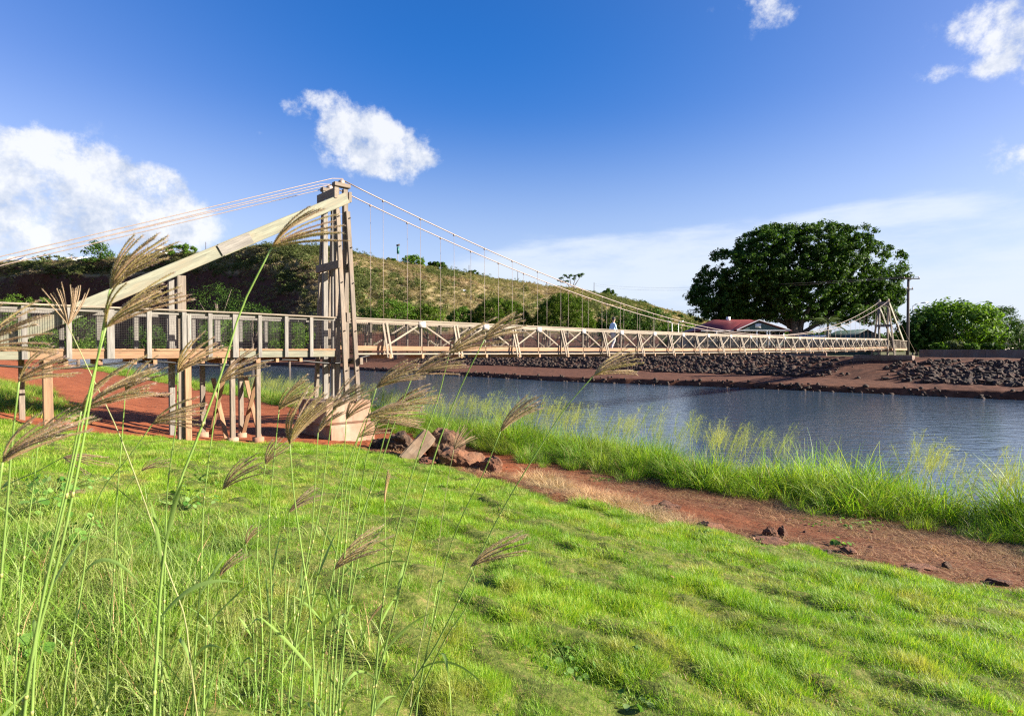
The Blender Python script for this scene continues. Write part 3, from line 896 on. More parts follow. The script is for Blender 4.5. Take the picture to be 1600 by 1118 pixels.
def weeds():
    meshes = [tuft(30, .16, .12, .42, .0075, (.3, 1.3), G_WEED, 5, 130 + k, G_STRAW, .05) for k in range(5)]
    meshes += [tuft(16, .1, .3, .62, .010, (.3, 1.1), G_WEED, 6, 140 + k, G_STRAW, .02) for k in range(3)]
    meshes += [tuft(12, .14, .45, .85, .0045, (.05, .5), G_WEED, 6, 150 + k, G_STRAW, .1) for k in range(3)]
    meshes += [tuft(18, .16, .3, .6, .011, (.5, 1.3), G_WEED, 7, 160 + k) for k in range(2)]
    n = 4800
    X = RNG.uniform(-7, .6, n); Y = RNG.uniform(1.3, 8, n)
    px = CXP + FPX * X / Y
    w = sstep(640, 150, px) * sstep(7, 3.0, Y)
    ok = RNG.random(n) < w * .95
    X, Y = X[ok], Y[ok]
    z = gz(X, Y)
    v = in_view(X, Y, z, 150)
    X, Y, z = X[v], Y[v], z[v]
    near = Y < 3.2
    vr = np.where((Y < 4.2) & (RNG.random(len(X)) < .45), RNG.integers(5, 13, len(X)), RNG.integers(0, 5, len(X)))
    P = np.stack([X, Y, z], -1)
    scatter('tall_weeds', 'tangle of long grey green weed grass in the lower left corner', P, RNG.random(len(P)) * 6.28, RNG.uniform(.5, 1.0, len(P)), vr, meshes, 'grass')
weeds()

# ------------------------------------------------------------------ leaves and trees
def leaf_quads(c, nrm, size, asp=.55):
    """diamond leaves: centres (N,3), normals (N,3), length (N)"""
    N = len(c)
    r = RNG.normal(0, 1, (N, 3))
    a = np.cross(nrm, r); a /= np.linalg.norm(a, axis=1)[:, None] + 1e-9
    b = np.cross(nrm, a); b /= np.linalg.norm(b, axis=1)[:, None] + 1e-9
    L = size[:, None] * .5
    V = np.stack([c - a * L, c + b * L * asp, c + a * L, c - b * L * asp], 1).reshape(-1, 3)
    Q = np.arange(N * 4).reshape(N, 4)
    return V, Q
def clusters(cc, rr, per, leaf, upbias=.6, flat=.8, asp=.6):
    """leaf clumps: centres (K,3), radii (K), leaves per clump"""
    K = len(cc)
    d = RNG.normal(0, 1, (K, per, 3)); d /= np.linalg.norm(d, axis=2)[..., None]
    rad = RNG.random((K, per, 1)) ** .45
    p = cc[:, None, :] + d * rad * rr[:, None, None] * np.array([1, 1, flat])
    n = d + np.array([0, 0, upbias]) + RNG.normal(0, .45, (K, per, 3))
    n /= np.linalg.norm(n, axis=2)[..., None]
    s = leaf * RNG.uniform(.6, 1.35, (K * per))
    return leaf_quads(p.reshape(-1, 3), n.reshape(-1, 3), s, asp)
def dome_points(n, rx, ry, h, lump=.16, inner=.45, low=-.25):
    """clump centres over and inside a dome crown, lumpy outline"""
    v = RNG.normal(0, 1, (n * 3, 3)); v /= np.linalg.norm(v, axis=1)[:, None]
    v = v[v[:, 2] > low][:n]
    az = np.arctan2(v[:, 1], v[:, 0])
    k = 1 + lump * fbm(az * 1.6 + 5, v[:, 2] * 3, int(RNG.integers(1000)), 3)
    r = np.where(RNG.random(len(v)) < .72, RNG.uniform(.86, 1.02, len(v)), RNG.uniform(inner, .9, len(v)))
    return v * (r * k)[:, None] * np.array([rx, ry, h])
def tree(name, label, cat, base, rx, ry, h, crown_z, trunk_r, mat, nclump, per, leaf, clump_r, group=None, lump=.16, low=-.25, bark=BARK, limbs=5, upbias=.6, asp=.6, trunk_lean=(0, 0), flat=.8):
    """base: ground point; crown centre at crown_z above it with radii rx, ry and height h"""
    base = np.asarray(base, float)
    root = empty(name, base, label, cat, group)
    M = Matrix.Translation(Vector(base))
    c = np.array([trunk_lean[0], trunk_lean[1], crown_z])
    cc = dome_points(nclump, rx, ry, h, lump, low=low) + c
    V, Q = clusters(cc, clump_r * RNG.uniform(.7, 1.3, len(cc)), per, leaf, upbias, flat, asp)
    mb = MB(); mb.add(V + base, Q)
    mb.build('crown', mat, root, M)
    tb = MB()
    top = c + np.array([0, 0, h * .35])
    pts = [base + np.array([0, 0, -.4]), base + np.array([0, 0, .3]), base + c * .5 + RNG.normal(0, trunk_r * .3, 3) * [1, 1, 0], base + c]
    tb.tube(pts, [trunk_r * 1.5, trunk_r * 1.05, trunk_r * .8, trunk_r * .5], 9)
    idx = RNG.choice(len(cc), min(limbs, len(cc)), replace=False)
    for i in idx:
        s = RNG.uniform(.3, .75)
        p0 = base + c * s
        p1 = base + cc[i] * np.array([.85, .85, 1]) 
        mid = (p0 + p1) / 2 + np.array([0, 0, .12 * h])
        tb.tube([p0, mid, p1], [trunk_r * .55, trunk_r * .36, trunk_r * .12], 6)
    tb.build('trunk', bark, root, M, smooth=True)
    return root
def ground_at(px, Z, z=None):
    x = (px - CXP) / FPX * Z
    return np.array([x, Z, float(gz(x, Z)) if z is None else z])
def px2m(n, Z): return n * Z / FPX

# hillside position where the silhouette is: v = 1 is the ridge
def on_hill(px, v): return hill_pt(px, v)

def hill_cover():
    # scrub covering the hillside as one mass
    meshes = []
    for k in range(6):
        c = RNG.normal(0, .42, (7, 3)) * [1, 1, .55] + [0, 0, .35]
        V, Q = clusters(c, RNG.uniform(.35, .6, 7), 20, .24, .4, .8, .5)
        meshes.append(make_mesh('bush', V, Q, None, [SCRUB if k < 5 else SCRUB_GREEN]))
    n = 15000
    px = RNG.uniform(-140, 1230, n); v = RNG.random(n) ** .9 * 1.03
    cl = np.interp(px, HPX, HCL)
    keep = RNG.random(n) > cl * .55 * ((v > .15) & (v < .55))
    px, v = px[keep], v[keep]
    P = hill_pt(px, v)
    hi = (P[:, 2] > CZ + 5.5) | (px < 380) | (RNG.random(len(px)) < .08)
    px, v, P = px[hi], v[hi], P[hi]
    gr = fbm(px * .02, v * 6, 91, 3)
    vr = np.where(gr > .22, 5, RNG.integers(0, 5, len(px)))
    S = RNG.uniform(.7, 1.9, len(px)) * (1 + .3 * gr)
    big = (RNG.random(len(px)) < .035) & (v < .7); vr = np.where(big, 5, vr); S = np.where(big, S * 1.5 + .8, S)
    S = np.stack([S * 1.15, S * 1.15, S * RNG.uniform(.6, 1.1, len(px))], -1)
    scatter('hillside_scrub', 'dry brown and green scrub covering the hill across the river', P, RNG.random(len(P)) * 6.28, S, vr, meshes, 'scrub')
hill_cover()

def palm(name, label, base, h, crown, n=14, group=None):
    root = empty(name, base, label, 'palm tree', group)
    M = Matrix.Translation(Vector(base)); base = np.asarray(base, float)
    tb = MB(); tb.tube([base + [0, 0, -.3], base + [.1, 0, h * .5], base + [.15, 0, h]], [crown * .09, crown * .07, crown * .06], 8); tb.build('trunk', BARK_PALE, root, M, smooth=True)
    top = base + np.array([.15, 0, h])
    for k in range(n):
        az = k * 2.4 + RNG.normal(0, .2); el = RNG.uniform(-.1, 1.2)
        d = np.array([math.cos(az), math.sin(az), 0])
        mb = MB()
        prev = []
        for s in np.linspace(0, 1, 9):
            prev.append(top + d * crown * s * math.cos(el * (1 - s * .4)) + np.array([0, 0, crown * (math.sin(el) * s - .55 * s * s)]))
        prev = np.array(prev)
        mb.tube(prev, np.linspace(.03, .008, 9) * crown / 2, 4, cap=False)
        sd = np.array([-d[1], d[0], 0])
        for s in np.linspace(.15, 1, 16):
            p = np.array([np.interp(s, np.linspace(0, 1, 9), prev[:, i]) for i in range(3)])
            for sg in (-1, 1):
                tip = p + (sd * sg * .24 + d * .14 + np.array([0, 0, -.14])) * crown * (1.15 - s * .6)
                w = d * crown * .022
                mb.add([p - w, p + w, tip], None, [(0, 1, 2)])
        mb.build('frond', LEAF_PALM, root, M)
    return root

# ------------------------------------------------------------------ far bank: wall, rocks, trees, houses, poles
def far_wall():
    # low concrete flood wall along the top of the far bank
    segs = [(-15.2, 40, 82.0, -.95, -.08, 'pale brown concrete flood wall running right from the far tower'),
            (-120, -26, 84.0, -1.0, .55, 'grey concrete flood wall behind the swinging span')]
    for t0, t1, d, z0, z1, lab in segs:
        root = empty('flood_wall', (*XY(d, (t0 + t1) / 2), CZ + z0), lab, 'wall')
        n = int((t1 - t0) / 5.8); st = (t1 - t0) / n
        for k in range(n):
            a = XY(d, t0 + k * st + .012); b = XY(d, t0 + (k + 1) * st - .012)
            timber('wall_panel', (*a, CZ + (z0 + z1) / 2 - .3), (*b, CZ + (z0 + z1) / 2 - .3), .3, z1 - z0 + .6, CONC_GREY, root)
far_wall()

def rock_mesh(seed, mat, sub=2, rough=.28, flat=(1, 1, .75)):
    bm = bmesh.new(); bmesh.ops.create_icosphere(bm, subdivisions=sub, radius=1)
    r = np.random.default_rng(seed)
    pl = r.normal(0, 1, (9, 3)); pl /= np.linalg.norm(pl, axis=1)[:, None]; off = r.uniform(.55, .85, 9)
    for v in bm.verts:
        p = np.array(v.co)
        for n_, o_ in zip(pl, off):
            s = p @ n_
            if s > o_: p = p - n_ * (s - o_) * .92
        p *= 1 + rough * .35 * (float(fbm(np.array(p[0] * 1.7 + seed), np.array(p[1] * 1.7 + p[2] * 2.1), seed, 3))) + (rough > .9) * .16 * float(fbm(np.array(p[0] * 5 + p[2] * 4 + seed), np.array(p[1] * 5 - p[2] * 4), seed + 5, 3))
        v.co = p * np.array(flat)
    me = bpy.data.meshes.new('rock'); bm.to_mesh(me); bm.free(); me.materials.append(mat)
    return me
def rocks():
    base = [rock_mesh(300 + k, ROCK_LAVA, 1, .5, (1, .85, .7)) for k in range(10)]
    n = 23000
    d, t = rand_in(n, 63, 81, -112, 22)
    td = toe_d(t)
    f = (d - td) / (80 - td)
    z = ground_z(d, t)
    x, y = XY(d, t)
    px = CXP + FPX * x / y
    bare = np.exp(-((px - 1365) / 75) ** 2) * .93 + np.exp(-((px - 1300) / 40) ** 2) * .3
    patch = sstep(-.25, .2, fbm(d * .35, t * .3, 303, 3))
    ok = (f > .02) & (f < np.where(px > 1380, .86, .97)) & (RNG.random(n) > bare) & (RNG.random(n) < .5 + .5 * patch)
    ok &= (px > 300) & (px < 1680) & ~((d > 76.5) & (np.abs(t - TT0) < 4.2))
    d, t, x, y, z = d[ok], t[ok], x[ok], y[ok], z[ok]
    # water edge stones too
    n2 = 420
    t2 = RNG.uniform(-100, 15, n2); d2 = water_d(t2) + RNG.normal(.15, .35, n2)
    x2, y2 = XY(d2, t2); z2 = np.maximum(ground_z(d2, t2), CZ * 0 - .05)
    x = np.concatenate([x, x2]); y = np.concatenate([y, y2]); z = np.concatenate([z, z2])
    size = np.concatenate([.11 + .42 * RNG.random(len(d)) ** 2.0, RNG.uniform(.12, .34, n2)])
    pxs = size / y
    order = np.argsort(-pxs)
    tl_ = bpy.data.objects
    mb = MB()
    arr = []
    for me in base:
        V = np.zeros(len(me.vertices) * 3); me.vertices.foreach_get('co', V)
        T = np.array([p.vertices[:] for p in me.polygons]); arr.append((V.reshape(-1, 3), T))
    for rank, i in enumerate(order):
        e = (RNG.uniform(0, 6.28), RNG.uniform(0, 6.28), RNG.uniform(0, 6.28))
        Mt = Matrix.LocRotScale(Vector((x[i], y[i], z[i] + size[i] * .12)), Quaternion(Vector((RNG.normal(), RNG.normal(), RNG.normal())).normalized(), e[0]), Vector((size[i],) * 3))
        k = int(RNG.integers(10))
        if rank < 300:
            o = bpy.data.objects.new('riprap_rock', base[k])
            put(o, None, Mt)
            tag(o, 'dark lava rock lying in the far bank riprap', 'rock', 'rocks of the far bank riprap')
        else:
            A = np.array(Mt)
            mb.add(arr[k][0] @ A[:3, :3].T + A[:3, 3], None, arr[k][1])
    o = mb.build('riprap_rocks', ROCK_LAVA)
    tag(o, 'mass of small dark lava rocks covering the far bank', 'rocks', kind='stuff')
    print('rocks', len(order))
rocks()

def near_rocks():
    # the boulders and the broken concrete at the end of the lawn
    def at(px, py, zrel=-3.02):
        c = ray(px, py); Zd = -zrel / (-c[2] / c[1]); x = c[0] / c[1] * Zd
        return x, Zd
    specs = [
        (622, 704, .58, .40, ROCK_BROWN, 'dark brown boulder nearest the pier, left of the tilted concrete block', 1),
        (594, 702, .36, .26, ROCK_BROWN, 'low dark boulder lying against the foot of the concrete pier', 2),
        (694, 716, .58, .70, ROCK_BROWN, 'tall dark boulder right behind the tilted concrete block', 3),
        (728, 731, .66, .40, ROCK_BROWN, 'broad reddish boulder with pitted top right of the dark boulders', 4),
        (768, 737, .36, .30, ROCK_RED, 'reddish boulder at right end of the boulder pile, beside the straw', 5),
        (668, 735, .28, .10, ROCK_RED, 'flat red stone in the shade below the tilted block', 6),
        (1043, 794, .27, .12, ROCK_RED, 'smooth brown rock sitting alone in the middle of the path', 7),
        (1108, 832, .24, .10, ROCK_RED, 'dark rough rock at the lawn edge below the straw', 8),
        (1205, 836, .13, .15, ROCK_RED, 'jagged upright dark red clod on the path near the lawn', 9),
        (1222, 836, .10, .14, ROCK_RED, 'small dark clod just right of the jagged clod', 10),
        (1200, 851, .26, .05, ROCK_RED, 'flat grey brown slab set in the lawn edge', 11),
        (1258, 850, .22, .06, ROCK_RED, 'long low dark stone lying on the path beside lawn', 12),
        (1328, 861, .17, .09, ROCK_RED, 'rounded pale topped stone with a green leaf at lawn edge', 13),
        (1290, 860, .16, .08, ROCK_BROWN, 'small brown stone half under the lawn grass', 14),
        (1440, 884, .22, .05, ROCK_RED, 'flat reddish stone at the lawn edge, right side', 15),
        (1562, 908, .15, .06, ROCK_RED, 'curved red rock with grass around it at right lawn edge', 16),
        (1478, 884, .07, .07, ROCK_BROWN, 'little dark pebble standing by the right lawn edge', 17),
        (207, 606, .42, .28, ROCK_BROWN, 'dark boulder on the red dirt behind the approach, left', 18),
        (232, 608, .55, .25, ROCK_RED, 'tan slab like boulder on the dirt seen under the approach', 19),
        (258, 608, .40, .28, ROCK_BROWN, 'dark hollow boulder at the right end of the slab under the approach', 20)]
    for px, py, rx, rz, mat, lab, sd in specs:
        zr = -2.45 if px < 300 else -3.02
        x, y = at(px, py, zr)
        me = rock_mesh(400 + sd, mat, 4, 1.0, (1, .8, rz / rx))
        g = float(gz(x, y))
        Mt = Matrix.LocRotScale(Vector((x, y, g + rz * (.35 if px < 800 else .12))), Quaternion((0, 0, 1), RNG.uniform(-.5, .5)), Vector((rx,) * 3))
        tag(put(bpy.data.objects.new('boulder', me), None, Mt), lab, 'rock')
    # tilted broken concrete block
    x, y = at(652, 722)
    bm = bmesh.new(); bmesh.ops.create_cube(bm, size=1); bmesh.ops.bevel(bm, geom=bm.edges[:], offset=.04, segments=2, affect='EDGES')
    bmesh.ops.subdivide_edges(bm, edges=bm.edges[:], cuts=3, use_grid_fill=True)
    for v in bm.verts:
        q = v.co
        v.co = q * (1 + .13 * float(fbm(np.array(q.x * 5 + 3), np.array(q.y * 5 + q.z * 4), 3, 3)))
    me = bpy.data.meshes.new('concrete_block'); bm.to_mesh(me); bm.free(); me.materials.append(CONC_BLOCK)
    Mt = Matrix.LocRotScale(Vector((x, y, float(gz(x, y)) + .30)), Matrix.Rotation(R(-48), 3, 'Y').to_quaternion() @ Quaternion((0, 0, 1), R(20)), Vector((1.02, .66, .42)))
    tag(put(bpy.data.objects.new('concrete_block', me), None, Mt), 'broken concrete block tilted on edge among the dark boulders', 'concrete block')
near_rocks()

def far_trees():
    Zt = 118.0
    b = ground_at(1243, Zt)
    # the great round tree: several heads on one spread of limbs
    root = empty('banyan_tree', b, 'huge round dark green tree behind the red roofed house', 'tree')
    M = Matrix.Translation(Vector(b))
    heads = [(1245, 405, 100, 52), (1160, 432, 72, 46), (1330, 420, 76, 48), (1120, 460, 44, 36), (1375, 455, 38, 34), (1300, 380, 62, 30), (1200, 385, 60, 32), (1250, 455, 90, 30), (1160, 475, 64, 26), (1345, 470, 58, 26), (1215, 372, 40, 20), (1290, 364, 40, 16), (1095, 462, 20, 24), (1395, 460, 16, 22), (1140, 492, 60, 14), (1350, 494, 50, 16), (1245, 486, 120, 20), (1190, 494, 84, 14), (1310, 494, 84, 16), (1130, 484, 40, 16), (1245, 470, 130, 26), (1370, 484, 30, 16), (1200, 440, 70, 40), (1290, 430, 80, 44)]
    mb = MB()
    allc = []
    for px, py, rx, ry in heads:
        c = W(px, py, Zt + RNG.uniform(-3, 3))
        k = int(rx * ry / 19) + 6
        q = dome_points(k, px2m(rx, Zt), px2m(min(rx, 80), Zt) * .75, px2m(ry, Zt), .22, .3, -.75) + c
        allc.append(q)
    cc = np.vstack(allc)
    V, Q = clusters(cc, RNG.uniform(.6, 1.25, len(cc)), 58, .56, .5, .8, .5)
    mb.add(V, Q)
    mb.build('crown', LEAF_DARK, root, M)
    tb = MB()
    bb = np.asarray(b)
    for k in range(7):
        o = RNG.normal(0, 1.2, 3) * [1, 1, 0]
        tb.tube([bb + o + [0, 0, -.5], bb + o * .7 + [0, 0, 3], bb + o * .8 + [RNG.normal(0, .5), 0, 7.5]], [1.0, .7, .5], 8)
    for px, py in [(1130, 470), (1170, 455), (1200, 430), (1245, 420), (1300, 440), (1345, 460), (1370, 470), (1270, 400), (1220, 465), (1320, 480), (1110, 480)]:
        p1 = W(px, py, Zt + RNG.uniform(-4, 4)); p0 = bb + np.array([RNG.normal(0, 1), 0, RNG.uniform(3, 6)])
        tb.tube([p0, (p0 * .45 + p1 * .55) + [0, 0, 1.2], p1], [.45, .3, .14], 7)
    tb.build('trunk', BARK, root, M, smooth=True)

    def px_tree(name, label, cat, px, ytop, ybot, wpx, Z, mat, base_z=None, nclump=70, per=46, leaf=None, lump=.2, low=-.5, group=None, trunk=None, upbias=.6, asp=.6, hillv=None, lean=(0, 0), flat=.8):
        if hillv is not None:
            base = np.asarray(on_hill(px, hillv), float); Z = base[1]
        else:
            base = ground_at(px, Z, base_z)
        rx = px2m(wpx / 2, Z)
        zt = W(px, ytop, Z)[2]; zb = W(px, ybot, Z)[2]
        cz = (zt + zb) / 2 - base[2]; h = (zt - zb) / 2
        if leaf is None: leaf = max(.25, px2m(2.6, Z))
        cr = max(.35, min(rx, h) * .30)
        if name == 'dome_tree': cr = .85
        return tree(name, label, cat, base, rx * .93, rx * .93, max(h - cr * .35, .3), max(cz, .3), trunk or max(.12, rx * .06), mat, nclump, per, leaf, cr, group, lump, low, upbias=upbias, asp=asp, trunk_lean=lean, flat=flat)
    T = px_tree
    T('broadleaf_tree', 'wide leafy bright green tree right of the utility pole', 'tree', 1490, 470, 564, 124, 88, LEAF_MID, nclump=250, per=60, leaf=.5, lump=.18, low=-.9)
    T('broadleaf_tree', 'dark leafy bush tree directly behind the far tower foot', 'tree', 1432, 492, 552, 52, 86, LEAF_DARK, nclump=80, per=50, leaf=.5, low=-.9)
    T('round_tree', 'rounded dark tree standing behind the grey gabled house', 'tree', 1565, 478, 535, 50, 140, LEAF_DARK, nclump=90, per=50)
    T('shrub', 'dark shrub at right edge of picture in front of the gabled house', 'shrub', 1592, 508, 550, 58, 84, LEAF_DARK, nclump=80, per=46, low=-.9)
    T('shrub', 'yellow tipped shrub top behind the dark right edge shrub', 'shrub', 1605, 505, 530, 34, 96, LEAF_PALE, nclump=40, per=40, low=-.9)
    for i, (px, yt, w, m, lab) in enumerate([(1470, 534, 26, LEAF_MID, 'low pale green shrub at left end of the flood wall planting'), (1492, 531, 24, LEAF_PALE, 'low yellow green shrub second along the flood wall planting'),
                                             (1518, 535, 30, LEAF_MID, 'low shrub in the middle of the flood wall planting'), (1548, 534, 30, LEAF_DARK, 'low dark shrub below the gabled house')]):
        T('shrub', lab, 'shrub', px, yt, 550, w, 80 - .5 * i, m, nclump=36, per=40, low=-.9, leaf=.35, group='shrubs along the flood wall')
    # trees at the foot of the hill
    T('dome_tree', 'smooth dome shaped green tree, right one of the pair under the hill', 'tree', 880, 457, 561, 104, 150, LEAF_DOME, nclump=620, per=60, lump=.06, low=-.12, leaf=.34, upbias=1.2)
    T('dome_tree', 'wide dome shaped green tree, left one of the pair under the hill', 'tree', 782, 465, 561, 108, 152, LEAF_DOME, nclump=620, per=60, lump=.10, low=-.12, leaf=.34, upbias=1.2)
    T('dome_tree', 'flat topped green tree left of the pair of dome trees', 'tree', 722, 478, 522, 46, 150, LEAF_MID, nclump=80, per=50, lump=.16)
    T('leafy_tree', 'mid green bushy tree just right of the near tower', 'tree', 618, 466, 522, 76, 140, LEAF_MID, nclump=120, per=50, low=-.7)
    T('leafy_tree', 'rounded bright green bush behind the first white gusset plate', 'tree', 668, 474, 524, 60, 142, LEAF_DOME, nclump=100, per=50, low=-.7)
    T('leafy_tree', 'small bushy tree showing through the near tower legs', 'tree', 572, 480, 524, 40, 142, LEAF_DARK, nclump=60, per=46, low=-.7)
    T('dark_tree', 'dark shaded tree directly behind the walking person', 'tree', 962, 476, 530, 66, 160, LEAF_DARK, nclump=120, per=50, low=-.8)
    T('dark_tree', 'dark tree right of the walking person under the cables', 'tree', 1016, 480, 532, 70, 162, LEAF_DARK, nclump=120, per=50, low=-.8)
    T('dark_tree', 'low dark tree between the right dome tree and the person', 'tree', 925, 494, 530, 40, 158, LEAF_DARK, nclump=70, per=46, low=-.8)
    T('leafy_tree', 'light green bush left of the red roofed house', 'tree', 1062, 503, 535, 56, 150, LEAF_MID, nclump=90, per=46, low=-.8)
    T('leafy_tree', 'small round bush on the ridge end beside the great tree', 'tree', 1052, 487, 508, 30, 330, LEAF_DARK, base_z=CZ + 12, nclump=50, per=40)
    T('leafy_tree', 'round bush low on the ridge above the dark trees', 'tree', 1022, 478, 500, 26, 330, LEAF_DARK, base_z=CZ + 16, nclump=50, per=40)
    # left bank, behind the approach
    for i, (px, yt, yb, w, Z, m, lab) in enumerate([(122, 492, 560, 84, 120, LEAF_MID, 'green bush seen through the approach mesh, left part'), (30, 484, 558, 80, 130, LEAF_MID, 'green bush behind the mesh at the left picture edge'),
                                                    (345, 488, 556, 62, 120, LEAF_MID, 'green bush behind the mesh right of the tall support post'), (452, 496, 555, 66, 126, LEAF_MID, 'green bush behind the mesh left of the near tower'),
                                                    (38, 460, 492, 90, 190, LEAF_MID, 'bright green tree top at the dark cliff foot, far left'), (232, 505, 556, 60, 140, LEAF_DARK, 'dark bush in the cliff shade behind the mesh'),
                                                    (395, 470, 530, 70, 165, LEAF_DARK, 'dark tree in the hollow at the cliff end'), (340, 440, 510, 80, 215, LEAF_DARK, 'dark ivy green tree on the shaded cliff end')]):
        T('river_bush', lab, 'bush', px, yt, yb, w, Z, m, nclump=80, per=46, low=-.9, leaf=.42)
    # along the ridge
    R_ = 'trees along the ridge'
    T('ridge_tree', 'tall dark tree rising from the cliff edge at left', 'tree', 155, 376, 432, 42, 0, LEAF_DARK, nclump=70, per=40, hillv=1.0, group=R_)
    T('ridge_tree', 'bushy tree on the ridge left of the green street light', 'tree', 288, 381, 404, 46, 0, LEAF_MID, nclump=60, per=40, hillv=1.0, group=R_)
    T('ridge_tree', 'low wide bush on the cliff top at far left', 'tree', 85, 398, 418, 50, 0, LEAF_PALE, nclump=50, per=40, hillv=1.0, group=R_)
    T('ridge_tree', 'spreading pale tree beside the green topped pole on the ridge', 'tree', 646, 398, 424, 40, 0, LEAF_MID, nclump=60, per=40, hillv=1.0, group=R_)
    T('ridge_tree', 'flat umbrella shaped dark tree on the ridge', 'tree', 682, 409, 424, 34, 0, LEAF_DARK, nclump=60, per=40, hillv=1.0, low=.0, group=R_)
    T('ridge_tree', 'small dark bush left of the green topped pole', 'tree', 612, 402, 413, 18, 0, LEAF_DARK, nclump=30, per=36, hillv=1.0, group=R_)
    T('ridge_tree', 'dark bush by the thin pole above the ridge houses', 'tree', 737, 427, 440, 22, 0, LEAF_DARK, nclump=36, per=36, hillv=1.0, group=R_)
    T('ridge_tree', 'round dark bush on the bare ridge right of the windswept tree', 'tree', 950, 452, 472, 26, 0, LEAF_DARK, nclump=50, per=40, hillv=1.0, group=R_)
    T('ridge_tree', 'tiny dark bush near the low end of the ridge', 'tree', 1003, 471, 484, 16, 0, LEAF_DARK, nclump=30, per=36, hillv=1.0, group=R_)
    # windswept tree with open limbs
    base = np.asarray(on_hill(893, 1.0), float); Z = base[1]
    root = empty('windswept_tree', base, 'windswept tree leaning right with bare forked trunks on the ridge', 'tree')
    M = Matrix.Translation(Vector(base))
    cc = np.array([W(px, py, Z) for px, py in [(877, 434), (883, 430), (888, 433), (874, 438), (892, 430), (898, 431), (904, 429), (910, 428), (880, 440), (886, 439), (897, 435), (906, 431)]])
    V, Q = clusters(cc, np.full(len(cc), 1.5), 60, .9, .8, .5)
    mb = MB(); mb.add(V, Q); mb.build('crown', LEAF_DARK, root, M)
    tb = MB()
    for tx, ty in [(880, 437), (890, 433), (900, 432), (908, 430)]:
        tb.tube([base + [0, 0, -.5], (base + W(tx, ty, Z)) / 2 + [RNG.normal(0, .6), 0, 0], W(tx, ty, Z)], [.3, .22, .12], 6)
    tb.build('trunk', BARK, root, M)
    palm('palm_tree', 'small palm standing beside the right dome tree', ground_at(858, 140), 6.0, 3.4)
    palm('palm_tree', 'fan palm with hanging dry fronds in front of the great tree', ground_at(1292, 100), 5.6, 3.2, 18)
    palm('palm_tree', 'tiny palm on the skyline at the far left ridge', on_hill(113, 1.0), 4.0, 2.6, 10)
    palm('palm_tree', 'palm among the bushes right of the near tower', ground_at(655, 139), 6.5, 3.2)
    # far treeline behind the town
    n = 900
    px = RNG.uniform(1040, 1800, n); Z = RNG.uniform(190, 260, n)
    P = np.stack([(px - CXP) / FPX * Z, Z, CZ - 1 + RNG.uniform(0, 1, n) * np.where(px > 1380, 4.0, 5.0)], -1)
    bush = []
    for k in range(3):
        c = RNG.normal(0, .5, (9, 3)) * [1, 1, .6] + [0, 0, .3]
        V, Q = clusters(c, RNG.uniform(.35, .6, 9), 24, .3)
        bush.append(make_mesh('bush', V, Q, None, [LEAF_DARK if k else LEAF_MID]))
    scatter('distant_woods', 'low band of far trees behind the town houses', P, RNG.random(n) * 6.28, RNG.uniform(2.0, 3.6, n), RNG.integers(0, 3, n), bush, 'woods')
far_trees()

